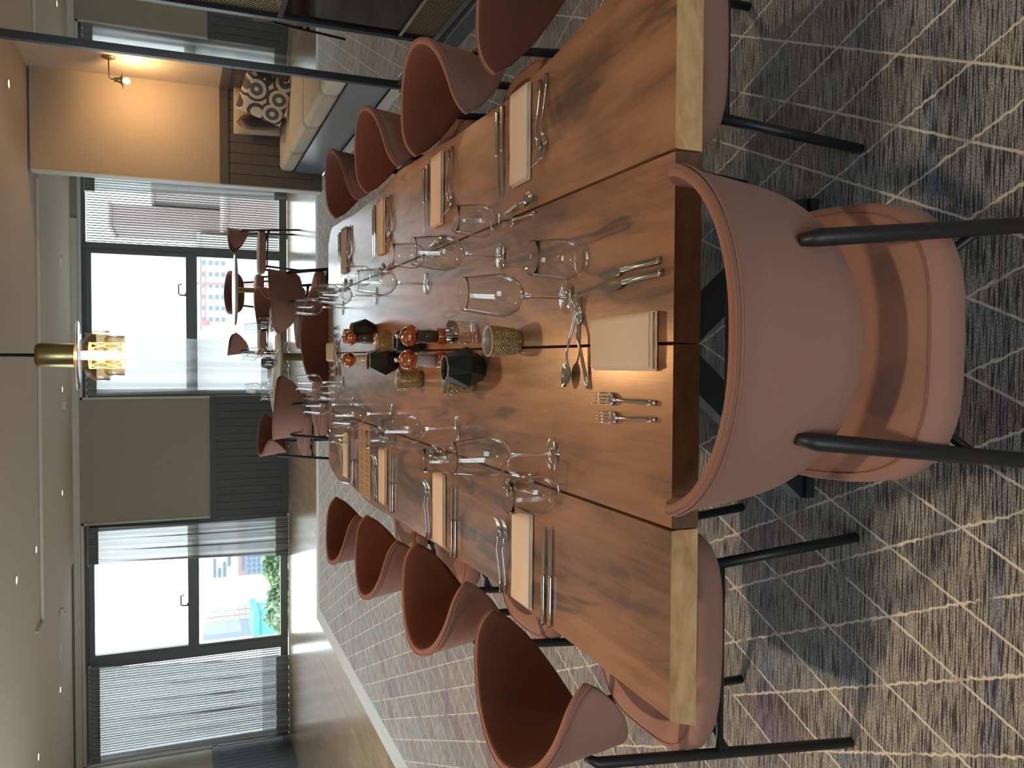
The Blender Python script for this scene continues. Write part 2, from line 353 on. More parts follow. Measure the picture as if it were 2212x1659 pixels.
for k, c in dict(bwhite=(.36, .36, .35), bblue=(.15, .19, .24), bbrick=(.25, .15, .14), bwin=(.09, .13, .17), bpurple=(.15, .17, .22), bteal=(.07, .24, .27), btile=(.30, .29, .26), btile2=(.23, .23, .20), bbrown=(.20, .15, .15), road=(.19, .22, .23), crane=(.34, .17, .17), bark=(.12, .1, .07)).items():
    M[k] = simple('outside_'+k, c, .85)

# ================================================================== LARGE STRUCTURE
WY = 13.13; CZ = 2.985; XL = -5.9; XR = 2.99
# floor: subfloor slab + oak floorboards (parts)
fl = MB().box(-6.1, 5.2, -4.7, 13.32, -.12, -.03).build('floor', M['oak']); tag(fl, kind='structure')
n_board = 0; stuff = MB(); bw = .208
def boards(x0, x1, ya, yb, cap):
    global n_board
    nx = int(round((x1-x0)/bw)); w = (x1-x0)/nx
    for i in range(nx):
        y = yb + random.uniform(0, 1.2)
        while y > ya:
            ln = random.uniform(1.5, 2.3); a = max(ya, y-ln); b_ = min(y, yb)
            if b_-a > .05:
                X0 = x0+i*w+.0015; X1 = x0+(i+1)*w-.0015
                if n_board < cap:
                    MB().box(-w/2+.0015, w/2-.0015, a+.0015-b_, -.0015, -.03, random.uniform(-.0008, 0)).build('floorboard', M['oak'], fl, loc=((X0+X1)/2, b_, 0)); n_board += 1
                else: stuff.box(X0, X1, a+.0015, b_-.0015, -.03, 0)
            y -= ln
boards(-5.9, 2.99, 10.26, 13.13, 290)
boards(-5.9, -3.2, 1.5, 10.26, 290)
boards(-5.9, -3.2, -4.6, 1.5, 0)
boards(2.2, 5.1, -4.6, 5.8, 0)
s_ = stuff.build('floorboard_field', M['oak'], fl); s_['kind'] = 'stuff'
tag(MB().box(-3.2, 2.1, -4.55, 10.26, -.03, .004).build('carpet', M['carpet']), 'grey carpet with pale diamond lines and maroon patches under the long table', 'carpet')

# ceiling with a raised tray over the carpet
c_ = MB().box(-6.1, -2.9, -4.7, 13.32, CZ, CZ+.12).box(-2.9, 5.2, 10.3, 13.32, CZ-.028, CZ+.12).box(-2.9, 5.2, -4.7, 10.3, CZ, CZ+.12)
c_.box(-2.93, -2.9, 9.9, 10.33, CZ-.028, CZ)
tag(c_.build('ceiling', M['ceil']), kind='structure')
MB().box(-2.9, 1.94, 10.285, 10.3, CZ-.032, CZ-.002).build('trim_1', M['white_trim'])
bpy.data.objects['trim_1']['kind'] = 'structure'

# back wall with two window openings
W2 = (-5.87, -2.40); W1 = (-.57, 3.10); ZT = 2.83
wb = MB()
for a, b_ in ((-6.1, W2[0]), (W2[1], W1[0]), (W1[1], 5.2)): wb.box(a, b_, WY, WY+.20, 0, CZ)
wb.box(W2[0], W2[1], WY, WY+.20, ZT, CZ); wb.box(W1[0], W1[1], WY, WY+.20, ZT, CZ)
wall_back = tag(wb.build('wall_back', M['wall']), kind='structure')
tag(MB().box(-5.9, 1.95, WY-.035, WY, 2.875, 2.90).box(-5.9, 1.95, WY-.05, WY, 2.90, CZ-.028).build('trim_2', M['white_trim']), kind='structure')
tr = MB()
for w in (W1, W2):
    tr.box(w[0]-.03, w[0], WY-.012, WY+.02, .0, ZT+.03).box(w[1], w[1]+.03, WY-.012, WY+.02, 0, ZT+.03).box(w[0]-.03, w[1]+.03, WY-.012, WY+.02, ZT, ZT+.04)
tag(tr.build('trim_3', M['white_trim']), kind='structure')

def wainscot(parent, p0, p1, out, m, zt=1.135, step=.1165, cap=.09, base=.10, limit=99, thick=.018):
    """vertical tongue-and-groove boards along p0->p1, standing off the wall in direction out"""
    p0 = Vector(p0); p1 = Vector(p1); d = p1-p0; L = d.length; d.normalize(); o = Vector(out)
    def slab(a, b, z0, z1, t, mb, off=0):
        q = [p0+d*a+o*off, p0+d*b+o*off, p0+d*b+o*(t+off), p0+d*a+o*(t+off)]
        v = [(p.x, p.y, z) for z in (z0, z1) for p in q]
        mb.add(v, [(3, 2, 1, 0), (4, 5, 6, 7), (0, 1, 5, 4), (1, 2, 6, 5), (2, 3, 7, 6), (3, 0, 4, 7)])
    n = int(L/step+.5); w = L/n; rest = MB(); has = False
    back = MB(); slab(0, L, 0, zt, .004, back); back.build('backing_panel', m, parent)
    for i in range(n):
        mb = MB() if i < limit else rest
        slab(i*w+.003, (i+1)*w-.003, base, zt-cap, thick, mb)
        if i < limit: mb.build('panel_board', m, parent)
        else: has = True
    if has: rest.build('panel_board_run', m, parent)['kind'] = 'stuff'
    r = MB(); slab(0, L, zt-cap, zt, thick+.012, r); r.build('cap_rail', m, parent)
    r = MB(); slab(0, L, 0, base, thick+.008, r); r.build('skirting', m, parent)
wainscot(wall_back, (W2[1]+.0, WY, 0), (W1[0], WY, 0), (0, -1, 0), M['slate'])

# left wall (unseen window added for light from that side), rear wall with an unseen opening added as fill, right-hand walls
wl = MB()
for a, b_ in ((-4.7, 4.8), (8.0, 13.33)): wl.box(-6.1, XL, a, b_, 0, CZ)
for a, b_ in ((4.8, 8.0),): wl.box(-6.1, XL, a, b_, 0, .25).box(-6.1, XL, a, b_, 2.8, CZ)
wall_left = tag(wl.build('wall_left', M['wall']), kind='structure')
wainscot(wall_left, (XL, 13.13, 0), (XL, 8.0, 0), (1, 0, 0), M['slate'], limit=16)
wr = MB().box(-6.1, -3.1, -4.7, -4.55, 0, CZ).box(.1, 5.2, -4.7, -4.55, 0, CZ).box(-3.1, .1, -4.7, -4.55, 2.75, CZ)
tag(wr.build('wall_rear', M['wall']), kind='structure')
PY = 9.80
wp = MB().box(1.94, XR, PY, PY+.16, 0, CZ-.028)
wall_part = tag(wp.build('wall_partition', M['alcove']), kind='structure')
wainscot(wall_part, (1.94, PY, 0), (XR, PY, 0), (0, -1, 0), M['taupe'], zt=1.12)
tag(MB().box(1.925, 1.94, PY-.005, PY+.165, 0, CZ-.03).build('trim_4', M['white_trim']), kind='structure')
wall_side = tag(MB().box(XR, XR+.2, 5.60, 10.3, 0, CZ).build('wall_side', M['alcove']), kind='structure')
wainscot(wall_side, (XR, 9.78, 0), (XR, 5.8, 0), (-1, 0, 0), M['taupe'], zt=1.12, limit=10)
tag(MB().box(XR, XR+.2, 9.96, 13.13, 0, CZ-.02).box(1.98, 5.2, 5.60, 5.78, 0, CZ).box(2.12, 2.3, -4.7, 5.6, 0, CZ).build('wall_right', M['wall']), kind='structure')

# windows
def window(name, x0, x1, vx, casement, slats):
    w = empty(name, ((x0+x1)/2, WY+.13, 0), kind='structure'); ox = (x0+x1)/2
    f = MB(); y0, y1 = -.03, .03
    X = lambda v: v-ox
    f.box(X(x0), X(x1), y0, y1, .0, .11).box(X(x0), X(x1), y0, y1, ZT-.05, ZT).box(X(x0), X(x0)+.05, y0, y1, .11, ZT-.05).box(X(x1)-.05, X(x1), y0, y1, .11, ZT-.05)
    f.box(X(vx[0]), X(vx[1]), y0-.02, y1, .11, ZT-.05)
    f.build('window_frame', M['steel_frame'], w)
    a, b_ = casement; f = MB()
    f.box(X(a), X(b_), y0-.035, y1, 1.30, 1.455).box(X(a), X(b_), y0-.035, y1-.01, ZT-.12, ZT-.05)
    f.box(X(a), X(a)+.06, y0-.035, y1-.01, 1.455, ZT-.12).box(X(b_)-.06, X(b_), y0-.035, y1-.01, 1.455, ZT-.12)
    f.box(X(a), X(a)+.04, y0, y1-.01, .11, 1.30).box(X(b_)-.04, X(b_), y0, y1-.01, .11, 1.30)
    sash = f.build('sash', M['steel_frame'], w)
    mxx = X((a+b_)/2)-.02+(.45 if a > -1 else -.25)
    h = MB().tube([(mxx-.02, y0-.05, 1.43), (mxx-.02, y0-.05, 1.53)], .013).tube([(mxx-.02, y0-.05, 1.53), (mxx+.0, y0-.06, 1.555), (mxx+.13, y0-.06, 1.555), (mxx+.145, y0-.06, 1.51)], .012)
    h.box(mxx-.035, mxx+.015, y0-.045, y0-.03, 1.40, 1.47)
    h.build('handle', M['steel_frame'], sash)
    for (p, q, z0, z1) in ((a+.05, b_-.05, .11, 1.30), (a+.06, b_-.06, 1.455, ZT-.12), ((vx[1] if a < vx[0] else x0+.05), (x1-.05 if a < vx[0] else vx[0]), .11, ZT-.05)):
        MB().box(X(p), X(q), .0, .006, z0, z1).build('pane', M['pane'], w)
    s = MB(); p, q = slats; n = int((q-p)/.037)
    for i in range(n+1): x = X(p)+(i+.5)*(q-p)/(n+1); s.box(x-.009, x+.009, .085, .088, .11, ZT-.05)
    s.build('slat_screen', M['rod'], w)['kind'] = 'stuff'
window('window_1', W1[0], W1[1], (1.545, 1.645), (W1[0]+.05, 1.545), (1.66, W1[1]-.05))
window('window_2', W2[0], W2[1], (-4.51, -4.37), (-4.37, W2[1]-.05), (W2[0]+.05, -4.52))
for i, (a, b_) in enumerate(((4.8, 8.0),)):  # unseen window, added to bring daylight in from the left
    w = empty('window_%d' % (i+3), (XL-.1, (a+b_)/2, 0), kind='structure'); h = (b_-a)/2
    MB().box(-.03, .03, -h, h, .25, .31).box(-.03, .03, -h, h, 2.74, 2.8).box(-.03, .03, -h, -h+.06, .31, 2.74).box(-.03, .03, h-.06, h, .31, 2.74).box(-.03, .03, -.04, .04, .31, 2.74).build('window_frame', M['steel_frame'], w)
    MB().box(0, .006, -h, h, .3, 2.75).build('pane', M['pane'], w)
w = empty('window_4', (-1.5, -4.62, 0), kind='structure')  # window behind the camera, added to fill the near room with daylight
MB().box(-1.6, 1.6, -.03, .03, 0, .08).box(-1.6, 1.6, -.03, .03, 2.68, 2.75).box(-1.6, -1.53, -.03, .03, .08, 2.68).box(1.53, 1.6, -.03, .03, .08, 2.68).box(-.05, .05, -.03, .03, .08, 2.68).build('window_frame', M['steel_frame'], w)
MB().box(-1.55, 1.55, 0, .006, .08, 2.68).build('pane', M['pane'], w)

# curtains
def curtain(x0t, x1t, x0b, x1b, nf, amp, label, y=WY-.09, header=True, seed=1):
    rnd = random.Random(seed); e = empty('curtain', ((x0t+x1t)/2, y, .008), 0, label, 'curtain', None); ox = (x0t+x1t)/2
    nx, nz = nf*12, 14; phs = [rnd.uniform(-.9, .9) for _ in range(nf+2)]; am = [rnd.uniform(.5, 1.15) for _ in range(nf+2)]
    loops = []
    for k in range(nz+1):
        t = k/nz; z = 2.68*(1-t); row = []
        for i in range(nx+1):
            s = i/nx; q = s*nf; j = int(q); xx = (x0t+(x1t-x0t)*s)*(1-t)+(x0b+(x1b-x0b)*s)*t
            ph = phs[j]*(1-(q-j))+phs[j+1]*(q-j); aa = am[j]*(1-(q-j))+am[j+1]*(q-j)
            yy = amp*aa*(.45+.65*t)*sin(2*pi*q+ph*t*2.2); xx += amp*.8*cos(2*pi*q*.5+ph)*t*(1-t)*2
            row.append((xx-ox, yy, z-.0))
        loops.append(row)
    MB().loft(loops[:-1], 0, False, True, False).build('sheer_panel', M['sheer'], e)
    if header:
        hd = MB()
        for j in range(nf*2):
            s0 = j/(nf*2); s1 = (j+1)/(nf*2); xa = x0t+(x1t-x0t)*s0-ox; xb = x0t+(x1t-x0t)*s1-ox; xm = (xa+xb)/2
            hd.loft([[(xa, .0, z), (xm, -amp*.7*g, z), (xb, .0, z)] for z, g in ((2.63, .8), (2.70, 1), (2.765, .9))], 0, False, True, False)
        hd.build('heading', M['sheer_head'], e)
        hm = MB(); hm.loft([[(p[0], p[1]-.003, p[2]) for p in loops[-2]], [(p[0], p[1]-.003, 0) for p in loops[-1]]], 0, False, True, False); hm.build('hem', M['sheer_head'], e)
    tr_ = MB().tube([(x0t-ox-.02, 0, 2.76), (x1t-ox+.02, 0, 2.76)], .012); tr_.build('curtain_track', M['white_trim'], e)
curtain(-.55, .33, -.54, .25, 5, .045, 'sheer grey curtain pulled over the window nearest the brass pedestal table', seed=3)
curtain(2.33, 2.66, 2.40, 2.72, 4, .05, 'thin bunched sheer curtain beside the beige partition end', seed=5)
curtain(-2.95, -2.42, -3.03, -2.42, 7, .07, 'gathered sheer curtain next to the slate wall panelling', seed=8)
curtain(-5.82, -4.42, -5.84, -4.58, 11, .065, 'wide drawn sheer curtain in the room corner over the slatted window', seed=11)

# ceiling fittings
def lathe_thing(name, parts, label, cat, loc, group=None):
    e = empty(name, loc, 0, label, cat, group)
    for nm, prof, m, n in parts: MB().lathe(prof, n).build(nm, m, e)
    return e
dl = lathe_thing('downlight', [('trim_ring', [(.034, .0), (.052, -.004), (.056, .0)], M['white_trim'], 24), ('lamp_disc', [(0.0005, -.001), (.033, -.001)], M['light_disc'], 20)], 'x', 'light', (0, 0, 0))
index_kids()
spots = [(2.503, 8.83, 'recessed ceiling downlight nearest the mirror, over the banquette alcove'), (2.43, 10.11, 'recessed ceiling downlight beyond the banquette partition'), (-2.096, 8.888, 'glowing ceiling downlight nearest the camera on the open-floor side'),
         (-2.055, 10.032, 'glowing ceiling downlight just before the ceiling step'), (-4.291, 10.01, 'ceiling downlight above the oak floor on the far edge of the photo'), (-.415, 12.063, 'small ceiling downlight right by the pendant lamp cap'),
         (-1.74, 11.945, 'small ceiling downlight above the slate wall panelling'), (-4.225, 11.77, 'small ceiling downlight in front of the corner curtain')]
u = False
for x, y, lb in spots:
    z = CZ-.028 if (y > 10.3 and x > -2.9) else CZ
    place(dl, u, (x, y, z-.001), 0, lb, 'ceiling downlights'); u = True
for x, y in ((-.05, .35), (-1.75, 2.1), (-1.7, 4.6), (1.55, 2.2), (-3.6, 3.4), (-1.9, 6.8), (.6, 6.6), (-3.8, 6.6), (1.3, -1.5), (-1.5, -1.6)):  # unseen: several read from warm pools below, the rest added as fill
    place(dl, u, (x, y, CZ-.001), 0, 'unseen recessed ceiling downlight giving fill over the near part of the room', 'ceiling downlights out of frame')
def spot(x, y, z, pw, ang=95, col=(1, .74, .50), r=.05, blend=.9):
    l = bpy.data.lights.new('downlight_lamp', 'SPOT'); l.energy = pw; l.spot_size = rad(ang); l.spot_blend = blend; l.color = col; l.shadow_soft_size = r
    o = bpy.data.objects.new('downlight_lamp', l); o.location = (x, y, z); COL.objects.link(o)
for x, y, pw in ((2.503, 8.83, 34), (-2.096, 8.888, 60), (-2.055, 10.03, 50), (-4.29, 10.01, 40), (-1.74, 11.9, 25), (-.05, .35, 75), (-1.75, 2.1, 150), (-1.7, 4.6, 120), (1.55, 2.2, 45), (-3.6, 3.4, 50), (-1.9, 6.8, 80), (.6, 6.6, 30), (-3.8, 6.6, 40), (1.3, -1.5, 60), (-1.5, -1.6, 60)):  # spots of the seen downlights and of the unseen fill ones
    spot(x, y, CZ-.04, pw)
for x, y, lb, k in ((1.277, 12.035, 'round white smoke detector on the ceiling by the slatted window', 1), (-3.763, 11.81, 'round white ceiling speaker ring in front of the left window', 1)):
    e = lathe_thing('ceiling_detector', [('rim', [(.0005, -.006), (.10, -.008), (.115, -.004), (.118, 0)], M['white_trim'], 32), ('sensor', [(.0005, -.03), (.03, -.026), (.045, -.008)], M['white_trim'], 20)], lb, 'ceiling fitting', (x, y, CZ-.028 if x > 0 else CZ))
for x, y, lb in ((-.62, 12.0, 'small square ceiling sensor left of the pendant lamp'), (-3.253, 11.856, 'small square ceiling sensor above the left window')):
    MB_ = empty('ceiling_sensor', (x, y, CZ-.028 if x > -2.9 else CZ), 0, lb, 'ceiling fitting')
    MB().bev(-.045, .045, -.045, .045, -.05, 0, .006).build('housing', M['white_trim'], MB_); MB().lathe([(.0005, -.062), (.018, -.058), (.022, -.05)], 16).build('lens', M['wall'], MB_)

# ================================================================== DINING TABLE
TT = .75; Y0, Y1 = 1.235, 4.83
tb = empty('dining_table', (0.03, 3.03, 0), 0, 'long walnut dining table of four planks with wavy natural side edges', 'table')
def interp(tab, y):
    for (a, p), (b_, q) in zip(tab, tab[1:]):
        if a <= y <= b_: t = (y-a)/(b_-a); t = t*t*(3-2*t); return p+(q-p)*t
    return tab[-1][1]
LE = [(1.2, -.638), (1.77, -.627), (2.14, -.615), (2.6, -.626), (3.12, -.640), (3.7, -.662), (4.2, -.640), (4.5, -.665), (4.7, -.640), (4.78, -.615), (4.9, -.60)]
RE = [(1.2, .700), (1.5, .722), (1.84, .688), (1.98, .678), (2.44, .692), (2.8, .715), (3.2, .733), (3.6, .712), (3.96, .706), (4.4, .725), (4.72, .735), (4.80, .70), (4.86, .60)]
edges = [None, -.299, .029, .365, None]
for i in range(4):
    loops = []; n = 60
    for k in range(n+1):
        y = Y0+(Y1-Y0)*k/n; g = .0012
        xa = interp(LE, y) if i == 0 else edges[i]+g; xb = interp(RE, y) if i == 3 else edges[i+1]-g
        ba = xa+(-.018 if i == 0 else 0)-.03-0; ba = xa-.018 if i == 0 else xa; bb = xb+.018 if i == 3 else xb
        e_ = .002
        loops.append([(ba, y, .695), (xa-(.006 if i == 0 else 0), y, TT-.010), (xa+e_, y, TT), (xb-e_, y, TT), (xb+(.006 if i == 3 else 0), y, TT-.010), (bb, y, .695)])
    loops = [[(p[0]-.03, p[1]-3.03, p[2]) for p in l] for l in loops]
    mb = MB(); n6 = 6; v = [p for l in loops for p in l]; f = []
    for a in range(len(loops)-1):
        for j in range(6):
            q = (j+1) % 6; f.append((a*6+j, a*6+q, (a+1)*6+q, (a+1)*6+j))
    mb.add(v, f, 0, False); mb.add(loops[0], [(5, 4, 3, 2, 1, 0)], 1); mb.add(loops[-1], [(0, 1, 2, 3, 4, 5)], 1)
    for q in range(len(mb.f)): mb.f[q] = mb.f[q][::-1]
    mb.build('tabletop_plank', [M['walnut'], M['end_grain'] if i in (0, 3) else M['end_brown_shaded']], tb)
for yy in (1.75, 4.3):
    for s in (-1, 1):
        lg = MB(); y = yy-3.03
        lg.bar((s*.365, y, .008), (-s*.19, y, .655), .075, .05, side=(0, 1, 0))
        lg.box(s*.33-.06, s*.33+.06, y-.04, y+.04, .005, .03)
        lg.build('leg', M['black'], tb)
    MB().box(-.42, .42, yy-3.03-.045, yy-3.03+.045, .655, .695).build('support_plate', M['black'], tb)
MB().box(-.03, .03, 1.75-3.03, 4.3-3.03, .44, .50).build('spine_rail', M['black'], tb)

# ================================================================== CHAIRS
def shell_mesh():
    mb = MB(); na = 56; loops = []; rim = []; rim2 = []
    for i in range(na+1):
        a = -1+2*i/na; A = abs(a); ph = a*rad(94)
        hgt = max(.03, .248*(1-.42*A**1.7)*(1-A**8)**.55); zt = .848-.056*A**1.5-.030*max(0, (A-.7)/.3)**2.6; zb = zt-hgt
        if A > .985: pass
        def fp(z, off):
            lean = (z-.838)*.14      # the shell narrows towards its lower edge
            rx = .292+lean*.9-off; ry = .285+lean*1.0-off
            ph = a*rad(96-130*max(0, .815-z))      # wing ends slant back towards the bottom
            return Vector((rx*sin(ph), -ry*cos(ph)+.015, z))
        ht = .0105*min(1, hgt/.05+.45); lp = []
        nv = 6
        for k in range(nv+1): z = zb+(zt-zb)*k/nv; lp.append(fp(z, 0))
        for k in range(1, 4): an = pi*k/4; z = zt+ht*.8*sin(an); lp.append(fp(z, ht*(1-cos(an))))
        for k in range(nv+1): z = zt+(zb-zt)*k/nv; lp.append(fp(z, 2*ht))
        for k in range(1, 4): an = pi*k/4; z = zb-ht*.8*sin(an); lp.append(fp(z, 2*ht-ht*(1-cos(an))))
        loops.append([tuple(p) for p in lp]); rim.append(fp(zt+ht*.55, -.001+ht*.25)); rim2.append(fp(zt-.004, -.0015))
    n = len(loops[0]); v = [p for l in loops for p in l]; 
    for i in range(len(loops)-1):
        for j in range(n):
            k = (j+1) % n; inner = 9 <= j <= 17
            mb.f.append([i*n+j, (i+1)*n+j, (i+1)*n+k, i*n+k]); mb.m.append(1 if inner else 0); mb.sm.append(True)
    mb.v = [tuple(p) for p in v]
    mb.f.append(list(range(n))); mb.m.append(0); mb.sm.append(True); mb.f.append([(len(loops)-1)*n+j for j in reversed(range(n))]); mb.m.append(0); mb.sm.append(True)
    pp = MB().tube(rim, .0032, 6).tube(rim2, .0028, 6)
    return mb, pp
def seat_mesh():
    mb = MB(); loops = []; N_ = 48
    prof = [(.03, .398), (.008, .404), (0, .418), (0, .450), (.005, .463), (.022, .472), (.07, .478), (.16, .480)]
    for ins, z in prof:
        lp = []
        for j in range(N_):
            t = 2*pi*j/N_; c, s = cos(t), sin(t); e = 2/4.2 if s > 0 else 2/3.5
            x = .248*abs(c)**e*(1 if c > 0 else -1); y = .262*abs(s)**e*(1 if s > 0 else -1)
            k = 1-ins/.26; lp.append((x*k*(1-.05*(y < 0)*abs(y)/.26), (y*k)*(1.09 if y < 0 else 1)+.028, z))
        loops.append(lp)
    mb.loft(loops, 0, True, True); return mb
def seam_mesh():
    N_ = 48; pts = []
    for j in range(N_+1):
        t = 2*pi*j/N_; c, s = cos(t), sin(t); e = 2/4.2 if s > 0 else 2/3.5; x = .248*abs(c)**e*(1 if c > 0 else -1); y = .262*abs(s)**e*(1 if s > 0 else -1)
        k = 1-.016/.26; pts.append((x*k*(1-.05*(y < 0)*abs(y)/.26), (y*k)*(1.09 if y < 0 else 1)+.028, .4705))
    return MB().tube(pts, .0016, 5)
ch = empty('dining_chair', (0, 0, 0), 0, 'x', 'chair')
a_, b_ = shell_mesh(); bk = a_.build('backrest', [M['fabric'], M['inner_face']], ch); b_.build('piping', M['piping'], bk)
st = seat_mesh().build('seat', M['fabric'], ch); seam_mesh().build('seam', M['piping'], st)
for s in (-1, 1):
    MB().tube([(s*.146, -.212, .70), (s*.150, -.226, .675), (s*.218, -.264, .0)], [.009, .0135, .0125], 12).build('leg', M['black'], ch)
    MB().tube([(s*.205, .215, .40), (s*.222, .250, .0)], .0125, 12).build('leg', M['black'], ch)
fr = MB().tube([(.186, -.236, .37), (.205, .215, .385)], .009).tube([(-.186, -.236, .37), (-.205, .215, .385)], .009).tube([(-.205, .215, .385), (.205, .215, .385)], .009).tube([(-.10, -.12, .385), (.10, -.12, .385)], .009).tube([(.186, -.236, .35), (.10, -.12, .39)], .008).tube([(-.186, -.236, .35), (-.10, -.12, .39)], .008)
fr.build('under_frame', M['black'], ch); index_kids()
chairs = [  # x, y, facing (deg, 0 = +y), scale, label, group
    (.03, 1.185, 0, 1, 'pink fabric dining chair at the head of the table, seen from behind nearest the camera'),
    (-.685, 1.785, -90, 1, 'rust-pink shell chair nearest the camera on the open-floor side of the table'),
    (-.665, 2.55, -90, 1, 'second shell chair from the camera on the open-floor side of the table'),
    (-.715, 3.38, -90, 1, 'third shell chair from the camera on the open-floor side of the table'),
    (-.755, 4.16, -90, 1, 'farthest shell chair on the open-floor side of the long table'),
    (.765, 1.79, 90, 1, 'shell chair nearest the camera on the mirror side of the long table'),
    (.725, 2.57, 90, 1, 'second shell chair from the camera on the mirror side of the table'),
    (.745, 3.38, 90, 1, 'third shell chair from the camera, between the long table and the banquette'),
    (.755, 4.16, 90, 1, 'farthest shell chair on the banquette side of the long table'),
    (.13, 4.93, 180, 1, 'dark shell chair at the far head of the long walnut table')]
for i, (x, y, dg, sc, lb) in enumerate(chairs): place(ch, i > 0, (x, y, .006), rad(dg), lb, 'chairs around the long dining table', sc)
bgch = [(.45, 7.12, 35, 1.03, .004, 'dark chair with its back to the camera at the near round table, window side'), (.42, 8.38, 125, 1, .004, 'chair facing inwards at the back of the near round table, window side'),
        (-.40, 7.12, -28, 1, .004, 'dark backed chair at the near round table nearest the slate panelling'), (-.66, 8.15, -112, 1, .004, 'chair behind another at the near round table, by the slate panelling'),
        (1.50, 12.10, 90, 1.09, 0, 'pink chair side-on to the slatted window at the far round table'), (.95, 12.70, 180, 1.09, 0, 'chair behind the far round table facing the camera, back to the window'),
        (.33, 12.10, -90, 1.09, 0, 'chair at the far round table beside the sheer curtain')]
for x, y, dg, sc, z, lb in bgch: place(ch, True, (x, y, z), rad(dg), lb, 'chairs around the round tables', sc)

# ================================================================== TABLEWARE PROTOTYPES (handle end at origin, pointing +x)
def strip(mb, pts, m=0):
    """pts: (s, z, halfwidth, thickness[, yoff])"""
    loops = []
    for p in pts:
        s, z, w, t = p[:4]; yo = p[4] if len(p) > 4 else 0
        loops.append([(s, yo-w, z), (s, yo-w*.6, z-t/2), (s, yo+w*.6, z-t/2), (s, yo+w, z), (s, yo+w*.6, z+t/2), (s, yo-w*.6, z+t/2)])
    mb.loft(loops, m, True, True)
def fork_proto(L=.205):
    k = L/.205; e = empty('fork', (0, 0, 0), 0, 'x', 'cutlery')
    m = MB(); strip(m, [(0, .004, .0052, .005), (.03*k, .0045, .005, .005), (.08*k, .009, .0042, .0046), (.115*k, .0135, .003, .0042), (.135*k, .011, .0032, .0035), (.143*k, .008, .007, .003)]); m.build('handle', M['chrome'], e)
    m = MB(); strip(m, [(.141*k, .0085, .006, .003), (.148*k, .0055, .0115, .0024), (.156*k, .004, .0125, .0022), (.163*k, .0035, .0125, .002)])
    for j in range(4):
        yo = (j-1.5)*.0068; strip(m, [(.161*k, .0035, .0021, .002, yo), (.178*k, .0055, .0019, .0019, yo*.98), (.193*k, .012, .0016, .0017, yo*.95), (L, .020, .0008, .001, yo*.93)])
    m.build('tines', M['chrome'], e); return e
def spoon_proto(L=.20):
    e = empty('spoon', (0, 0, 0), 0, 'x', 'cutlery')
    m = MB(); strip(m, [(0, .004, .0052, .0045), (.03, .005, .005, .0045), (.08, .011, .0042, .0042), (.12, .017, .0026, .004), (.140, .014, .0026, .0035), (.150, .010, .005, .003)]); m.build('handle', M['chrome'], e)
    m = MB(); nu, nv = 10, 20; R = []; 
    for sgn, off in ((1, 0), (1, .0012)):
        rows = []
        for i in range(nu+1):
            r = i/nu; rows.append([(.174+.029*r*cos(2*pi*j/nv), .0195*r*sin(2*pi*j/nv)*(1-.12*cos(2*pi*j/nv)), .0015+off+.011*r*r+.0035*(1+r*cos(2*pi*j/nv))*.3) for j in range(nv)])
        R.append(rows)
    a, b2 = R; m.loft([a[0]]+a[1:]+list(reversed(b2)), 0, False, True); m.build('bowl', M['chrome'], e); return e
def knife_proto(L=.235, blade=.115, hb=.0095, hw=.0055):
    e = empty('knife', (0, 0, 0), 0, 'x', 'cutlery'); h = L-blade
    m = MB(); strip(m, [(0, .005, hw*.9, .009), (.004, .005, hw, .0095), (h*.5, .005, hw*.9, .0085), (h-.004, .005, hw*.8, .007), (h, .005, hw*.7, .005)]); m.build('handle', M['chrome'], e)
    m = MB(); top = [(h, .004), (h+.004, hb*.8), (h+blade*.3, hb), (h+blade*.7, hb*.95), (h+blade*.9, hb*.6), (L, -hb*.1)]; bot = [(h, -.004), (h+.004, -.005), (h+blade*.3, -.0055), (h+blade*.7, -.0055), (h+blade*.9, -.004), (L, -hb*.1-.001)]
    m.loft([[(s, y1, .0045), (s, y1, .0058), (s, y2, .0055), (s, y2, .0049)] for (s, y1), (_, y2) in zip(top, bot)], 0, True, False); m.build('blade', M['chrome'], e); return e
fork, spoon, knife = fork_proto(), spoon_proto(), knife_proto()
dfork = fork_proto(.185); bknife = knife_proto(.23, .092, .0120, .0078)
# napkin: folded long and narrow (side places) and folded square (head places)
def napkin_proto(lx, ly, layers=3):
    e = empty('napkin', (0, 0, 0), 0, 'x', 'napkin')
    for i in range(layers):
        z = .001+i*.0042; o = .0022*i; rnd = random.Random(i)
        m = MB(); nx = 10; rows = []
        for k in range(nx+1):
            x = -lx/2+o+(lx-o*1.6)*k/nx; wv = .0006*sin(k*1.3+i*2); ya, yb = -ly/2+o*(1 if i % 2 else .2)+wv, ly/2-o-wv
            rows.append([(x, ya, z+.0008), (x, ya-.0006, z+.002), (x, ya+.001, z+.004+.0005*sin(k+i)), (x, yb-.001, z+.004+.0005*sin(k*.8+i)), (x, yb+.0006, z+.002), (x, yb, z+.0008)])
        m.loft(rows, 0, True, True); m.build('fold', M['napkin'], e)
    return e
nap_long, nap_sq = napkin_proto(.235, .115), napkin_proto(.108, .238, 4)
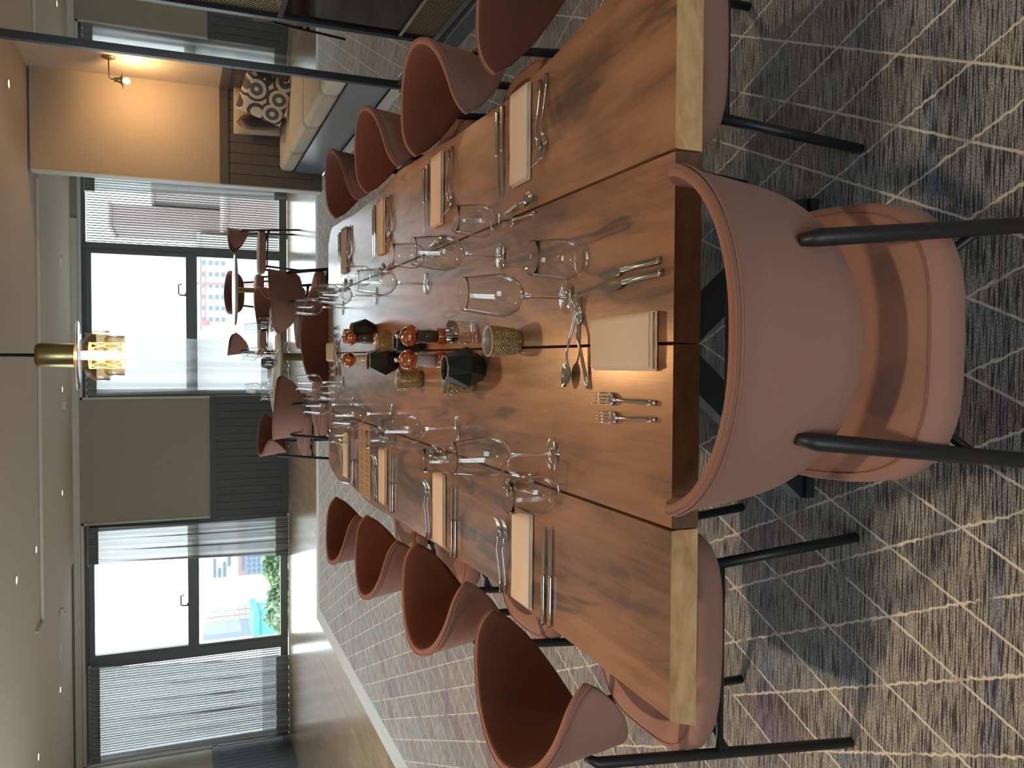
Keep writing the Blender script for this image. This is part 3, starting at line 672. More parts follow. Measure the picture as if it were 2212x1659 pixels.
# glasses
def wine_proto():
    e = empty('wine_glass', (0, 0, 0), 0, 'x', 'glass')
    out = [(.004, .106), (.010, .107), (.022, .112), (.034, .122), (.0425, .137), (.0462, .152), (.0458, .168), (.0435, .188), (.0405, .210), (.0372, .234), (.0362, .243)]
    inn = [(r-.0012, z+.0012) for r, z in out]; inn[0] = (.0005, .109)
    MB().lathe([(.0005, .106)]+out+[(.0356, .2438)]+list(reversed(inn))[1:], 40).build('bowl', M['glass'], e)
    MB().lathe([(.0005, .0035), (.0052, .0062), (.0042, .016), (.0036, .05), (.0040, .088), (.0065, .1015), (.0095, .1068), (.0005, .1068)], 20).build('stem', M['stem'], e)
    MB().lathe([(.0005, 0), (.0378, .0), (.0385, .0012), (.0375, .0022), (.024, .0032), (.010, .0052), (.0052, .0085), (.0005, .0085)], 40).build('foot', M['thick'], e)
    return e
def tumbler_proto():
    e = empty('tumbler', (0, 0, 0), 0, 'x', 'glass')
    out = [(.0265, .0095), (.035, .0165), (.0418, .028), (.0445, .042), (.0440, .058), (.0418, .078), (.0392, .100), (.0372, .1205)]
    inn = [(r-.0015, z+.0015) for r, z in out]
    MB().lathe(out+[(.0365, .1212)]+list(reversed(inn)), 40).build('bowl', M['glass'], e)
    MB().lathe([(.0005, 0), (.023, 0), (.0262, .0022), (.0268, .0065), (.0262, .0105), (.018, .0118), (.0005, .0122)], 36).build('base', M['thick'], e)
    return e
wine, tumb = wine_proto(), tumbler_proto()
index_kids()
USED = set()
def put(p, x, y, rz, label, group=None, z=TT, sc=1):
    o = place(p, p.name in USED, (x, y, z+.0008), rz, label, group, sc); USED.add(p.name); return o

# side places: direction from plate to table centre is +x on the open-floor side, -x on the mirror side
NAPX = {0: -.496, 1: .556}
side_places = [(0, 1.90, 'nearest the camera on the open-floor side'), (0, 2.612, 'at the second place on the open-floor side'), (0, 3.43, 'at the third place on the open-floor side'), (0, 4.255, 'at the farthest place on the open-floor side'),
               (1, 1.925, 'nearest the camera on the mirror side'), (1, 2.64, 'at the second place on the mirror side'), (1, 3.46, 'at the third place on the mirror side'), (1, 4.30, 'at the farthest place on the mirror side')]
rnd = random.Random(4)
for sd, y, wh in side_places:
    s = 1 if sd == 0 else -1; r0 = 0 if sd == 0 else pi; hx = -.632 if sd == 0 else .672; nx = NAPX[sd]
    g = lambda k: k+' of the side places'
    put(nap_long, nx, y, rnd.uniform(-.02, .02), 'folded cream napkin '+wh, g('napkins'))
    j = lambda: rnd.uniform(-.03, .03)
    # forks on the diner's left, knives on the right
    put(fork, hx+s*.012, y+s*.118, r0+j()+s*.02, 'silver fork beside the napkin '+wh, g('forks')); put(fork, hx+s*.008, y+s*.155, r0+j()+s*.07, 'outer silver fork '+wh, g('forks'))
    put(knife, hx+s*.004, y-s*.128, r0+j()*.6, 'silver knife beside the napkin '+wh, g('knives')); put(knife, hx+s*.010, y-s*.166, r0+j()*.6, 'outer silver knife '+wh, g('knives'))
    dx = -.315 if sd == 0 else .372
    put(spoon, dx-s*.012, y-s*.105, s*pi/2+j(), 'dessert spoon above the napkin '+wh, g('dessert spoons')); put(dfork, dx+s*.018, y+s*.09, -s*pi/2+j()*2, 'dessert fork above the napkin '+wh, g('dessert forks'))
for x, y, wh in ((-.219, 1.734, 'nearest the camera on the open-floor side'), (-.215, 2.438, 'second from the camera on the open-floor side'), (-.222, 3.285, 'third from the camera on the open-floor side'), (-.229, 4.10, 'farthest on the open-floor side'),
                 (.275, 2.066, 'nearest the camera on the mirror side'), (.261, 2.787, 'second from the camera on the mirror side'), (.274, 3.581, 'third from the camera on the mirror side'), (.266, 4.375, 'farthest on the mirror side'),
                 (.137, 1.661, 'at the near head place, by the crossed dessert cutlery'), (-.126, 4.378, 'at the far head place of the long table')):
    put(wine, x, y, 0, 'clear stemmed wine glass '+wh, 'wine glasses on the long table')
for x, y, wh in ((-.309, 1.71, 'nearest the camera on the open-floor side'), (-.307, 2.41, 'second from the camera on the open-floor side'), (-.321, 3.243, 'third from the camera on the open-floor side'), (-.372, 4.05, 'farthest on the open-floor side'),
                 (.370, 2.098, 'nearest the camera on the mirror side'), (.357, 2.80, 'second from the camera on the mirror side'), (.365, 3.64, 'third from the camera on the mirror side'), (.354, 4.47, 'farthest on the mirror side'),
                 (.210, 1.581, 'at the near head place beside the small knives'), (-.180, 4.43, 'at the far head place of the long table')):
    put(tumb, x, y, 0, 'stemless clear water tumbler '+wh, 'water tumblers on the long table')
# near head place
put(nap_sq, .033, 1.402, 0.01, 'square folded cream napkin in front of the near head chair', 'napkins of the head places')
put(bknife, .178, 1.275, pi/2+.03, 'short broad silver knife at the head place, farther from the napkin', 'short knives of the head places'); put(bknife, .156, 1.268, pi/2+.045, 'short broad silver knife at the head place, nearer the napkin', 'short knives of the head places')
put(fork, -.078, 1.284, pi/2, 'silver fork nearer the square napkin at the near head place', 'forks of the head places', sc=1.05); put(fork, -.108, 1.284, pi/2+.04, 'outer silver fork at the near head place', 'forks of the head places', sc=.98)
put(spoon, .134, 1.598, pi-.24, 'dessert spoon lying crosswise above the near head napkin', 'crosswise dessert spoons'); put(dfork, -.062, 1.553, .25, 'dessert fork crossing the spoon above the near head napkin', 'crosswise dessert forks', sc=1.1)
# far head place
put(nap_sq, .036, 4.70, 0, 'square folded cream napkin at the far head place', 'napkins of the head places')
put(fork, .168, 4.77, -pi/2, 'outer fork at the far head place, tines towards the camera', 'forks of the head places'); put(fork, .125, 4.77, -pi/2, 'inner fork at the far head place, tines towards the camera', 'forks of the head places')
put(bknife, -.055, 4.79, -pi/2, 'silver knife at the far head place nearer the napkin', 'short knives of the head places'); put(bknife, -.09, 4.79, -pi/2, 'outer silver knife at the far head place', 'short knives of the head places')
put(spoon, .10, 4.55, pi+.1, 'dessert spoon lying crosswise at the far head place', 'crosswise dessert spoons'); put(dfork, -.07, 4.53, -.12, 'dessert fork lying crosswise at the far head place', 'crosswise dessert forks')
# menu
mn = empty('menu_sheet', (-.478, 3.832, TT), .01, 'printed kraft paper menu between two places on the open-floor side', 'menu')
MB().box(-.17, .165, -.128, .125, .0006, .0014).build('sheet', M['paper'], mn)
ink = MB(); rnd = random.Random(2); x = -.155
while x < .15:
    for (ya, yb) in ((-.108, -.01), (.01, .105)):
        w_ = rnd.uniform(.35, .95); m_ = (ya+yb)/2; h_ = (yb-ya)/2*w_
        yy = m_-h_
        while yy < m_+h_: q = rnd.uniform(.004, .014); ink.box(x, x+.0022, yy, min(yy+q, m_+h_), .0014, .0016); yy += q+.003
    x += .0062 if rnd.random() < .72 else .014
ink.build('printed_text', M['ink'], mn)['kind'] = 'stuff'

# centrepieces
def mill_proto(name, fill):
    e = empty(name, (0, 0, 0), 0, 'x', 'mill')
    MB().lathe([(.0005, 0), (.0255, 0), (.0262, .002), (.0262, .022), (.0250, .024), (.0005, .024)], 28).build('base_ring', M['copper'], e)
    MB().lathe([(.0245, .024), (.0250, .034), (.0262, .050), (.0235, .064), (.0215, .074), (.0235, .086), (.0255, .092), (.024, .092), (.0218, .086), (.0195, .074), (.0215, .064), (.0240, .050), (.0228, .034), (.0225, .025)], 28).build('body', M['glass'], e)
    MB().lathe([(.0005, .0245), (.0195, .0245), (.0205, .05), (.0185, .066), (.0182, .088), (.0005, .089)], 24).build('filling', M[fill], e)
    mb = MB(); loops = []; n = 72
    for k in range(15):
        t = -pi/2+.12+(pi-.24)*k/14; r = .0335*cos(t); z = .117+.0285*sin(t)
        loops.append([(r*(1-.035*abs(sin(12*2*pi*j/n/2)))*cos(2*pi*j/n), r*(1-.035*abs(sin(12*2*pi*j/n/2)))*sin(2*pi*j/n), z) for j in range(n)])
    mb.loft(loops, 0, True, True); mb.build('globe_top', M['copper'], e)
    MB().lathe([(.0005, .143), (.0072, .143), (.0074, .158), (.006, .160), (.0005, .160)], 16).build('peg', M['chrome'], e)
    return e
pm, sm_ = mill_proto('pepper_mill', 'pepper'), mill_proto('salt_mill', 'salt')
def vase_proto():
    e = empty('faceted_vase', (0, 0, 0), 0, 'x', 'vase')
    n = 8; v = []; 
    rings = [(.030, 0, 0), (.0345, .0, 0), (.062, .050, pi/8), (.038, .110, 0)]
    P = [[(r*cos(2*pi*j/n+ph), r*sin(2*pi*j/n+ph), z) for j in range(n)] for r, z, ph in rings[1:]]
    m = MB(); v = P[0]+P[1]+P[2]; f = [tuple(reversed(range(n)))]
    for j in range(n):
        k = (j+1) % n; f += [(j, k, n+j), (k, n+k, n+j), (n+j, n+k, 2*n+k), (n+j, 2*n+k, 2*n+j)]
    m.add(v, f, 0, False); m.build('faceted_body', M['vase'], e)
    MB().lathe([(.0378, .1098), (.0372, .1125), (.0352, .1125), (.0345, .108), (.040, .055), (.02, .012), (.0005, .011)], n, 0, ph=0, smooth=False).build('inner_wall', M['vase_in'], e)
    MB().tube([(.0365*cos(2*pi*j/n), .0365*sin(2*pi*j/n), .1128) for j in range(n+1)], .0012, 6, caps=False).build('rim', M['votive_in'], e)
    return e
vase = vase_proto()
def votive_proto(name='votive_holder', h=.084, pat=0):
    e = empty(name, (0, 0, 0), 0, 'x', 'candle holder')
    R = lambda z: .0295+.0085*min(1, z/.06)**.7
    MB().lathe([(.0005, 0), (.028, 0), (.0305, .003), (.0305, .008)]+[(R(z), z) for z in (.012, .03, .05, .07, h-.004)]+[(.0385, h)], 36).build('cup', M['votive'], e)
    MB().lathe([(.0385, h), (.0365, h+.0004), (.036, h-.006), (.030, .02), (.0005, .012)], 36).build('inner_face', M['votive_in'], e)
    m = MB(); rows = 11 if pat == 0 else 8
    for i in range(rows):
        z = .013+(h-.026)*i/(rows-1); n = 26 if pat == 0 else 18
        for j in range(n):
            a = 2*pi*(j+.5*(i % 2))/n; r = R(z); s = .0026 if pat == 0 else .0042; c, q = cos(a), sin(a)
            p = lambda dr, dt, dz: ((r+dr)*c-dt*q, (r+dr)*q+dt*c, z+dz)
            m.add([p(-.0003, -s, 0), p(-.0003, 0, -s), p(-.0003, s, 0), p(-.0003, 0, s), p(.0016, 0, 0)], [(0, 1, 4), (1, 2, 4), (2, 3, 4), (3, 0, 4)])
    m.build('studs', M['votive'], e)['kind'] = 'stuff'; return e
vot, vot2 = votive_proto(), votive_proto('votive_holder', .085, 1)
def silver_tumbler():
    e = empty('etched_tumbler', (0, 0, 0), 0, 'x', 'candle holder')
    MB().lathe([(.0295, .008), (.031, .03), (.0325, .06), (.0335, .082), (.0325, .0826), (.0312, .06), (.0298, .03), (.0285, .010)], 36).build('cup', M['glass'], e)
    MB().lathe([(.0005, 0), (.028, 0), (.030, .002), (.0302, .010), (.0005, .012)], 36).build('base', M['thick'], e)
    m = MB(); rnd = random.Random(9)
    for i in range(130):
        a = rnd.uniform(0, 2*pi); z = rnd.uniform(.022, .050); r = .0322; s = rnd.uniform(.0012, .0026); c, q = cos(a), sin(a)
        m.add([((r)*c-dt*q, (r)*q+dt*c, z+dz) for dt, dz in ((-s, 0), (0, -s), (s, 0), (0, s))]+[((r+.0012)*c, (r+.0012)*q, z)], [(0, 1, 4), (1, 2, 4), (2, 3, 4), (3, 0, 4)])
    m.build('etched_flecks', M['chrome'], e)['kind'] = 'stuff'
    m = MB(); loops = []
    for r, z in ((.0334, .081), (.0306, .062)):
        loops.append([(r*cos(2*pi*j/48)*(1-.03*(j % 2)), r*sin(2*pi*j/48)*(1-.03*(j % 2)), z) for j in range(48)])
    m.loft(loops, 0, False, False); m.build('silvered_band', M['chrome'], e); return e
et = silver_tumbler(); index_kids()
put(pm, .073, 2.585, 0, 'copper topped pepper mill nearest the camera, beside the salt mill', 'copper and glass mills'); put(pm, .089, 3.55, 0, 'copper topped pepper mill at the far end of the centrepiece row', 'copper and glass mills')
put(sm_, -.004, 2.595, 0, 'copper topped salt mill behind the large dark faceted vase', 'copper and glass mills'); put(sm_, -.006, 3.60, 0, 'copper topped salt mill at the far end of the centrepiece row', 'copper and glass mills')
put(vase, -.026, 2.215, .2, 'large dark faceted glass vase nearest the camera among the centrepieces', 'dark faceted vases'); put(vase, -.010, 3.22, .1, 'dark faceted glass vase between the two pairs of mills', 'dark faceted vases')
put(vase, .062, 2.82, .35, 'dark faceted glass vase half hidden behind the near mills', 'dark faceted vases', sc=.92); put(vase, .118, 3.60, 0, 'farthest dark faceted glass vase, behind the far pepper mill', 'dark faceted vases', sc=.95)
put(vot, .045, 1.945, 0, 'gold studded votive holder nearest the head napkin', 'gold studded votive holders'); put(vot, -.074, 2.86, .3, 'gold studded votive holder beside the near salt mill', 'gold studded votive holders'); put(vot, .058, 3.20, .5, 'gold studded votive holder standing between the dark vases', 'gold studded votive holders')
put(vot2, -.067, 2.30, 0, 'gold votive holder peeking out behind the large dark vase', 'coarse gold votive holders'); put(vot2, .105, 3.93, 0, 'farthest gold votive holder, behind the far mills', 'coarse gold votive holders', sc=.9)
put(et, .077, 2.27, 0, 'clear tumbler candle holder with silver flecks beside the large dark vase')

# ================================================================== PENDANT LAMP
pl = empty('pendant_lamp', (.006, 3.0, 1.677), 0, 'brass pendant lamp with clear disc and glowing layered glass above the table', 'lamp')
B = lambda prof, nm, m, n=36: MB().lathe(prof, n).build(nm, m, pl)
B([(.0005, .297), (.030, .297), (.036, .292), (.0385, .284), (.0385, .187), (.0375, .185), (.0005, .185)], 'brass_cap', M['brass'])
MB().tube([(0, 0, .295), (0, 0, CZ-1.677)], .0055, 8).build('cable', M['black'], pl)
B([(.006, .183), (.1105, .179), (.1110, .177), (.1100, .175), (.006, .178)], 'glass_disc', M['amber'], 56)
B([(.020, .168), (.045, .162), (.070, .148), (.081, .130), (.0825, .085), (.0805, .084), (.079, .130), (.067, .146), (.043, .159), (.020, .165)], 'outer_glass', M['amber'], 48)
B([(.055, .100), (.0655, .090), (.0655, .040), (.0640, .040), (.0640, .089), (.055, .097)], 'middle_glass', M['amber'], 48)
B([(.0005, .17), (.014, .168), (.0155, .12), (.013, .06), (.008, .045), (.0005, .045)], 'bulb', M['bulb'], 20)
m = MB()
for n, z0, z1, r in ((9, .045, .142, .042), (8, .0, .046, .038)):
    for j in range(n):
        a = 2*pi*j/n; da = 2*pi/n*1.5
        for sg in (1, -1):
            for (p, q) in ((0, .5), (.5, 1)):
                m.tube([(r*cos(a+sg*da*t), r*sin(a+sg*da*t), z0+(z1-z0)*t) for t in [p+(q-p)*i/4 for i in range(5)]], .0014, 5)
    for z in (z0, z1): m.tube([(r*cos(2*pi*j/36), r*sin(2*pi*j/36), z) for j in range(37)], .0022, 5, caps=False)
m.build('cut_glass_sleeve', M['lit_glass'], pl)
l = bpy.data.lights.new('pendant_light', 'POINT'); l.energy = 16; l.color = (1, .50, .20); l.shadow_soft_size = .04
o = bpy.data.objects.new('pendant_light', l); o.location = (.006, 3.0, 1.655); COL.objects.link(o)

# ================================================================== SCONCE on the side wall
sc = empty('wall_sconce', (XR, 9.22, 2.185), 0, 'aged brass wall sconce with small flared shade and glowing bulb above the banquette', 'lamp')
def xl(prof, nm, m, n=28):   # lathe about x
    mb = MB().lathe(prof, n); mb.v = [(-z, y, x) for x, y, z in mb.v]; mb.f = [f[::-1] for f in mb.f]; return mb.build(nm, m, sc)
xl([(.0005, .022), (.05, .018), (.065, .008), (.066, 0)], 'wall_plate', M['sconce_metal'])
MB().tube([(-.01, 0, 0), (-.20, 0, -.005), (-.215, 0, -.02), (-.218, 0, -.05)], .007, 10).build('arm', M['sconce_metal'], sc)
mb = MB().lathe([(.0005, -.045), (.018, -.048), (.024, -.06), (.020, -.075), (.025, -.085), (.030, -.105), (.045, -.118), (.085, -.130), (.088, -.132), (.05, -.122), (.0005, -.115)], 32); mb.v = [(x-.218, y, z) for x, y, z in mb.v]; mb.build('shade', M['sconce_metal'], sc)
mb = MB().lathe([(.0005, -.122), (.014, -.125), (.018, -.135), (.030, -.155), (.031, -.172), (.020, -.190), (.0005, -.197)], 20); mb.v = [(x-.218, y, z) for x, y, z in mb.v]; mb.build('bulb', M['bulb'], sc)
l = bpy.data.lights.new('sconce_light', 'POINT'); l.energy = 20; l.color = (1, .62, .30); l.shadow_soft_size = .03
o = bpy.data.objects.new('sconce_light', l); o.location = (XR-.218, 9.22, 2.185-.225); COL.objects.link(o)

# ================================================================== BANQUETTE
bq = empty('banquette', (2.13, 7.8, 0), 0, 'built-in banquette base of blue-grey panels along the alcove', 'bench')
for i, (a, b_) in enumerate(((5.80, 7.725), (7.73, 9.775))): MB().box(0, .02, a-7.8, b_-7.8, .0, .315).build('front_panel', M['bench'], bq)
MB().box(0.02, .80, 5.80-7.8, 9.775-7.8, .0, .31).build('carcass', M['bench'], bq)
ys = [5.80, 6.86, 7.84, 8.88, 9.775]
cl = ['seat cushion of the banquette nearest the mirror', 'second banquette seat cushion from the mirror', 'third banquette seat cushion, before the corner one', 'banquette seat cushion tucked against the taupe panelled partition']
for i in range(4):
    a, b_ = ys[i]+.007, ys[i+1]-.007; e = empty('seat_cushion', (2.14, (a+b_)/2, .316), 0, 'pale linen '+cl[i], 'cushion', 'banquette seat cushions'); h = (b_-a)/2
    m = MB(); m.bev(-.015, .79, -h, h, .0, .165, .055, n=5); m.build('pad', M['linen'], e)
    pp = [(-.012, -h+.03, .125), (-.012, h-.03, .125)]; MB().tube(pp, .004, 6).build('piping', M['linen'], e)
def pillow(mb, w, h, d, m=0):
    n = 14; F = []
    for sg in (1, -1):
        v = []; f = []
        for i in range(n+1):
            for j in range(n+1):
                a, b_ = -1+2*i/n, -1+2*j/n; t = max(0, (1-a**4)*(1-b_**4))**.5
                k = 1-.06*(1-abs(a))*abs(b_)**3; q = 1-.06*(1-abs(b_))*abs(a)**3
                v.append((a*w/2*k, sg*d/2*t, b_*h/2*q))
        for i in range(n):
            for j in range(n):
                p = i*(n+1)+j; qd = (p, p+1, p+n+2, p+n+1); f.append(qd if sg > 0 else qd[::-1])
        mb.add(v, f, m, True)
    return mb
def cushion(nm, w, h, d, m, loc, rot, label):
    o = pillow(MB(), w, h, d).build(nm, m); o.location = loc; o.rotation_euler = rot; return tag(o, label, 'cushion')
cushion('scatter_cushion', .50, .50, .16, M['beige'], (2.72, 9.62, .735), (rad(-12), 0, rad(-3)), 'plain beige scatter cushion leaning on the taupe panelled partition')
cushion('velvet_cushion', .46, .46, .16, M['darkvelvet'], (2.53, 9.30, .72), (rad(-4), rad(-4), rad(80)), 'dark grey-brown velvet cushion in front of the plain beige one')
cushion('patterned_cushion', .47, .47, .15, M['pattern'], (2.68, 8.90, .72), (rad(-14), rad(14), rad(-38)), 'cream scatter cushion printed with dark circles, beside the mirror frame')

# ================================================================== MIRROR AND CABINET SCREEN on the plinth
dl_ = rad(-1.0)
mr = empty('wall_mirror', (1.904, 5.31, .107), dl_, 'tall black framed mirror beside the banquette reflecting the room', 'mirror')
MB().box(.004, .012, -.42, .42, .03, 2.84).build('mirror_glass', M['mirror'], mr)
MB().box(-.02, .03, .40, .445, 0, 2.86).build('frame_stile', M['frame_black'], mr); MB().box(-.01, .03, -.42, .40, 0, .03).build('frame_rail', M['frame_black'], mr); MB().box(-.01, .03, -.42, .40, 2.84, 2.86).build('frame_rail', M['frame_black'], mr)
MB().box(.012, .22, -.44, .44, 0, 2.86).build('back_board', M['frame_black'], mr)
cb = empty('mesh_cabinet', (1.890, 4.0, .107), dl_, 'black cabinet with brass lattice panels and dark glass middle beside the mirror', 'cabinet')
MB().box(.03, .23, -1.3, .86, 0, 2.86).build('body', M['frame_black'], cb)
for a, b_ in ((-1.3, -.24), (-.20, .86)):
    for z0, z1, nm in ((.03, .215, 'lattice_panel'), (.235, .895, 'dark_glass_panel'), (.925, 2.84, 'lattice_panel')):
        if nm[0] == 'd': MB().box(.012, .03, a+.03, b_-.03, z0, z1).build(nm, M['screen'], cb)
        else:
            m = MB(); y0, y1 = a+.035, b_-.035; st = .034
            H = z1-z0; D = y1-y0; kk = .55   # diagonal strands
            n = int((D+H/kk)/st)+1
            for i in range(n):
                for sg in (1, -1):
                    c = i*st   # line: y = c - (z)/kk   (z from 0..H)
                    ya, za = c, 0.0; yb, zb = c-H/kk, H
                    if ya > D: za = (ya-D)*kk; ya = D
                    if yb < 0: zb = zb+yb*kk; yb = 0
                    if zb <= za: continue
                    if sg < 0: ya, yb = D-ya, D-yb
                    m.bar((.022+.002*sg, y0+ya, z0+za), (.022+.002*sg, y0+yb, z0+zb), .0036, .002, side=(1, 0, 0))
            m.build(nm, M['brass_mesh'], cb)['kind'] = 'stuff'
    for z in (0, .215, .895, 2.84):
        MB().box(-.004, .03, a, b_, z, z+(.03 if z in (0, .895) else .02)).build('frame_rail', M['steel_frame'] if z in (0, 2.84) else M['chrome'], cb)
    for y in (a, b_-.03): MB().box(-.006, .03, y, y+.03, 0, 2.86).build('frame_stile', M['frame_black'], cb)
MB().box(-.012, .0, .86, .872, 0, 2.86).build('edge_strip', M['chrome'], cb)
pt = empty('plinth', (1.85, 4.2, 0), 0, 'low slate blue plinth with bright metal edge under the mirror and cabinet', 'plinth')
MB().box(0, .255, -1.6, 1.55, 0.0045, .103).build('plinth_body', M['slate'], pt); MB().box(-.003, .006, -1.6, 1.55, .099, .108).build('edge_strip', M['chrome'], pt)

# ================================================================== ROUND TABLES
def round_table(x, y, z, r, h, label, ph):
    e = empty('round_table', (x, y, z), 0, label, 'table', 'round pedestal tables')
    MB().lathe([(.0005, h-.028), (r-.02, h-.028), (r-.004, h-.026), (r, h-.014), (r-.002, h), (.0005, h)], 56).build('tabletop', [M['table_white']], e)
    MB().lathe([(r-.001, h-.026), (r+.003, h-.024), (r+.003, h-.004), (r-.001, h-.001)], 56).build('edge_band', M['table_edge'], e)
    MB().lathe([(.035, .03), (.035, h-.05), (.06, h-.04), (.075, h-.028)], 28).build('column', M['brass'], e)
    MB().lathe([(.0005, 0), (.24, 0), (.245, .008), (.05, .026), (.036, .035), (.0005, .035)], 40).build('base', M['brass'], e)
round_table(.012, 7.83, .004, .53, .746, 'round white table laid with glasses and cutlery beyond the long table', 0)
round_table(.95, 12.15, 0, .49, .84, 'bare round white pedestal table against the bright window', 0)
gz = .751
for x, y, lb in ((.27, 7.80, 'wine glass on the near round table, window side'), (-.27, 7.80, 'wine glass on the near round table, panelling side'), (.05, 7.55, 'wine glass on the near round table, front middle'), (.02, 8.15, 'wine glass on the near round table, back middle')):
    put(wine, x, y, 0, lb, 'wine glasses on the near round table', z=gz, sc=1.03)
for x, y, lb in ((.33, 7.90, 'water tumbler on the near round table, window side'), (-.345, 7.82, 'water tumbler on the near round table, panelling side'), (-.03, 7.52, 'water tumbler in front of the vase on the near round table')):
    put(tumb, x, y, 0, lb, 'water tumblers on the near round table', z=gz)
put(vase, -.045, 7.75, 0, 'dark faceted vase on the near round table', 'dark faceted vases', z=gz); put(pm, .05, 7.85, 0, 'copper topped mill on the near round table', 'copper and glass mills', z=gz)
for k, (a, nm) in enumerate(((20, 'window side'), (110, 'back'), (200, 'panelling side'), (290, 'camera side'))):
    c, s = cos(rad(a)), sin(rad(a)); tx, ty = -s, c; cx, cy = .012, 7.83
    for off, p, lb in ((-.10, fork, 'fork'), (.10, knife, 'knife')):
        put(p, cx+.50*c+off*tx, cy+.50*s+off*ty, rad(a)+pi, 'silver %s on the near round table, %s' % (lb, nm), 'cutlery on the near round table', z=gz)
    o = put(nap_long, cx+.37*c, cy+.37*s, rad(a), 'folded napkin on the near round table, %s' % nm, 'napkins on the near round table', z=gz, sc=.9)

# ================================================================== OUTSIDE (seen through the windows)
tag(MB().box(-90, 60, 16, 200, -16.2, -16).build('ground', M['road']), kind='structure')
def house(name, x0, x1, y0, y1, z1, m, label, wins=None, wm='bwin', z0=-16):
    e = empty(name, ((x0+x1)/2, (y0+y1)/2, z0), 0, label, 'building'); hx, hy, H = (x1-x0)/2, (y1-y0)/2, z1-z0
    MB().box(-hx, hx, -hy, hy, 0, H).box(-hx-.15, hx+.15, -hy-.15, hy+.15, H, H+.25).build('walls', M[m], e)
    if wins:
        for (xa, xb, za, zb) in wins: MB().box(xa-(x0+x1)/2, xb-(x0+x1)/2, -hy-.08, -hy+.05, za-z0, zb-z0).build('window', M[wm], e)
    return e
X_ = lambda Y: -16.5+(1290-Y)*.0335
Z_ = lambda X: .42-(X-430)*.0301
e = house('tower_block', -16.65, -9.0, 60, 68, .5, 'bwhite', 'pale tower block with dark ribbon windows, seen through the left window', [(X_(b), X_(a), Z_(d), Z_(c)) for a, b, c, d in ((1210, 1229, 461, 466), (1231, 1252, 461, 466), (1230, 1251, 471, 477), (1218, 1228, 482, 488), (1230, 1249, 482, 488), (1207, 1227, 492, 498), (1180, 1200, 471, 477))])
MB().box(-3.84, 3.85, -4.12, -4.0, 13.4, 13.86).build('brick_band', M['bbrick'], e); MB().box(-3.84, 3.85, -4.1, -4.0, 4, 13.4).build('blue_facade', M['bblue'], e)
for i in range(9):
    for j in range(3): x = X_(1272-i*10.4)+12.825; z = Z_(538+j*11)+16; MB().box(x-.09, x+.09, -4.16, -4.1, z-.09, z+.09).build('window', M['bwin'], e)
for i in range(4): MB().box(-3.4+i*1.5, -2.4+i*1.5, -4.17, -4.1, 13.5, 13.66).build('window', M['bwin'], e)
def panel_block(x0, x1, y, z1, z0, xs, label, cols=3):
    e = empty('panel_block', ((x0+x1)/2, y+2, -16), 0, label, 'building'); h = (x1-x0)/2
    MB().box(-h, h, -2, 2, 0, z1+16).build('walls', M['bwhite'], e); t = MB(); rnd = random.Random(int(-x0*10))
    w_ = (x1-x0)/cols; n = int((z1-z0)/.24)
    for i in range(cols):
        for j in range(n): t.box(-h+i*w_+.02, -h+(i+1)*w_-.02, -2.04-rnd.uniform(0, .02), -2, z0+16+j*.24+.015, z0+16+(j+1)*.24-.015)
    t.build('cladding', M['btile'], e)['kind'] = 'stuff'
    if xs: MB().box(xs-(x0+x1)/2, -h, -2.02, 2, 0, z1+16).build('grey_wall', M['bpurple'], e)
panel_block(-12.13, -11.42, 40, .62, -2.4, -12.95, 'block clad in pale panels with a plain blue-grey wall, outside the left window')
panel_block(-14.1, -13.62, 50, .65, -1.4, None, 'narrower pale panelled block farther off outside the left window')
house('teal_hut', -11.7, -10.85, 36, 38, -1.5, 'bteal', 'small teal building at the foot of the panelled block outside')
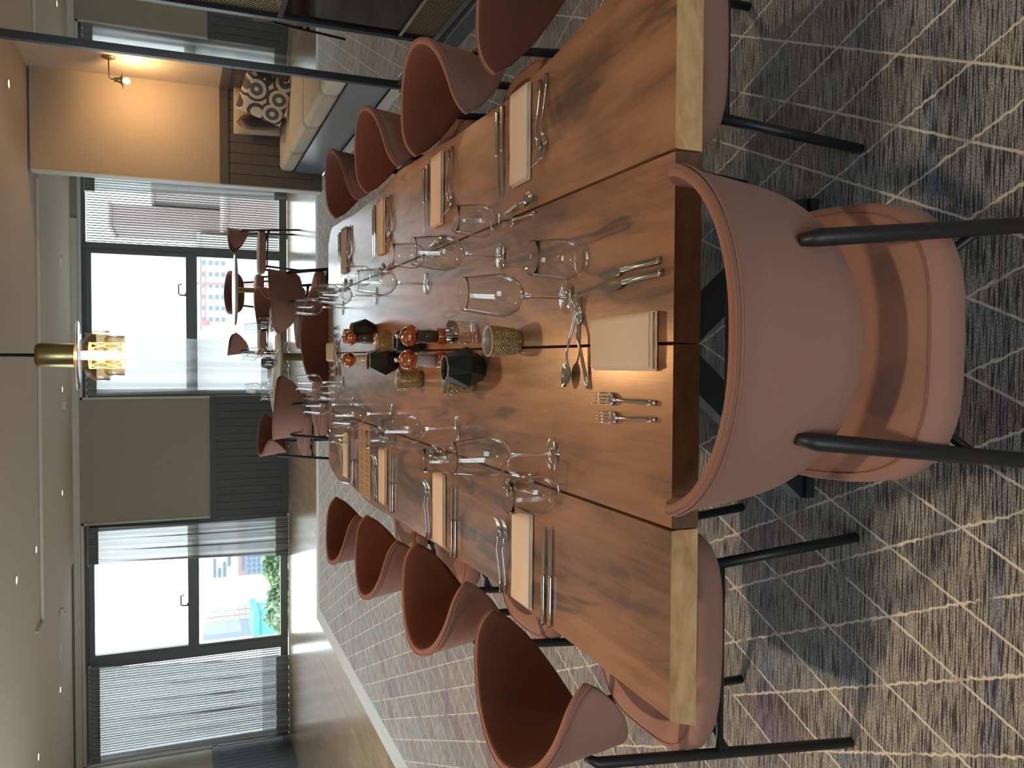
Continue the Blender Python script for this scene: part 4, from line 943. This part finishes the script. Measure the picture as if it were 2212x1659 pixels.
def tree(x, y, z, r, label, seed):
    rnd = random.Random(seed); e = empty('leafy_tree', (x, y, -16), 0, label, 'tree'); H = z+16
    MB().tube([(0, 0, 0), (.1, 0, H*.5), (0, 0, H-r*.5)], [.3, .22, .1], 8).build('trunk', M['bark'], e)
    m = MB()
    for i in range(2600):
        a = rnd.uniform(0, 2*pi); b_ = math.acos(rnd.uniform(-1, 1)); q = r*(.62+.38*rnd.random())*(1+.22*sin(3*a+seed)*sin(2*b_)); c = Vector((q*sin(b_)*cos(a), q*sin(b_)*sin(a), H+q*cos(b_)*.8))
        u1 = Vector((rnd.gauss(0, 1), rnd.gauss(0, 1), rnd.gauss(0, 1))).normalized(); u2 = u1.cross(Vector((rnd.gauss(0, 1), .3, 1))).normalized(); s = rnd.uniform(.12, .3)
        m.add([c-u1*s, c+u2*s*.6, c+u1*s, c-u2*s*.6], [(0, 1, 2, 3)])
    m.build('foliage', M['leaf'], e)['kind'] = 'stuff'
tree(-8.35, 28, -1.75, .78, 'leafy green tree below the panelled block outside', 1); tree(-6.85, 28.4, -1.72, .80, 'tallest leafy green tree in the middle of the left window view', 2); tree(-5.3, 28, -1.75, .72, 'leafy green tree partly behind the gathered sheer curtain', 3)
# beyond the right-hand window
W_ = [(3.4+i*1.05, 3.75+i*1.05, z, z+.28) for i in range(7) for z in (-.75, -1.3, -1.85, -2.4)]
house('hazy_block', 2.6, 11.4, 82, 90, -.3, 'bwhite', 'hazy pale apartment block seen through the window nearest the mirror', W_, 'bblue')
house('brown_tower', 12.1, 14.0, 84, 92, 7.2, 'bbrown', 'tall brown tower standing behind the slatted window section')
house('brown_wing', 14.4, 17.6, 83, 92, 3.6, 'bbrown', 'lower wing beside the brown tower behind the slats')
house('brown_terrace', 9.6, 17.0, 60, 66, -1.6, 'bbrown', 'brown terrace low behind the slatted window section')
e = empty('tower_crane', (6.55, 78, -16), 0, 'thin red tower crane far away behind the round tables', 'crane')
MB().box(-.09, .09, -.1, .1, 0, 16.9).build('mast', M['crane'], e)
MB().bar((-3.6, 0, 15.4), (1.2, 0, 15.4), .12, .12).build('jib', M['crane'], e); MB().box(-3.7, -3.2, -.3, .3, 15.0, 15.7).build('counterweight', M['crane'], e)
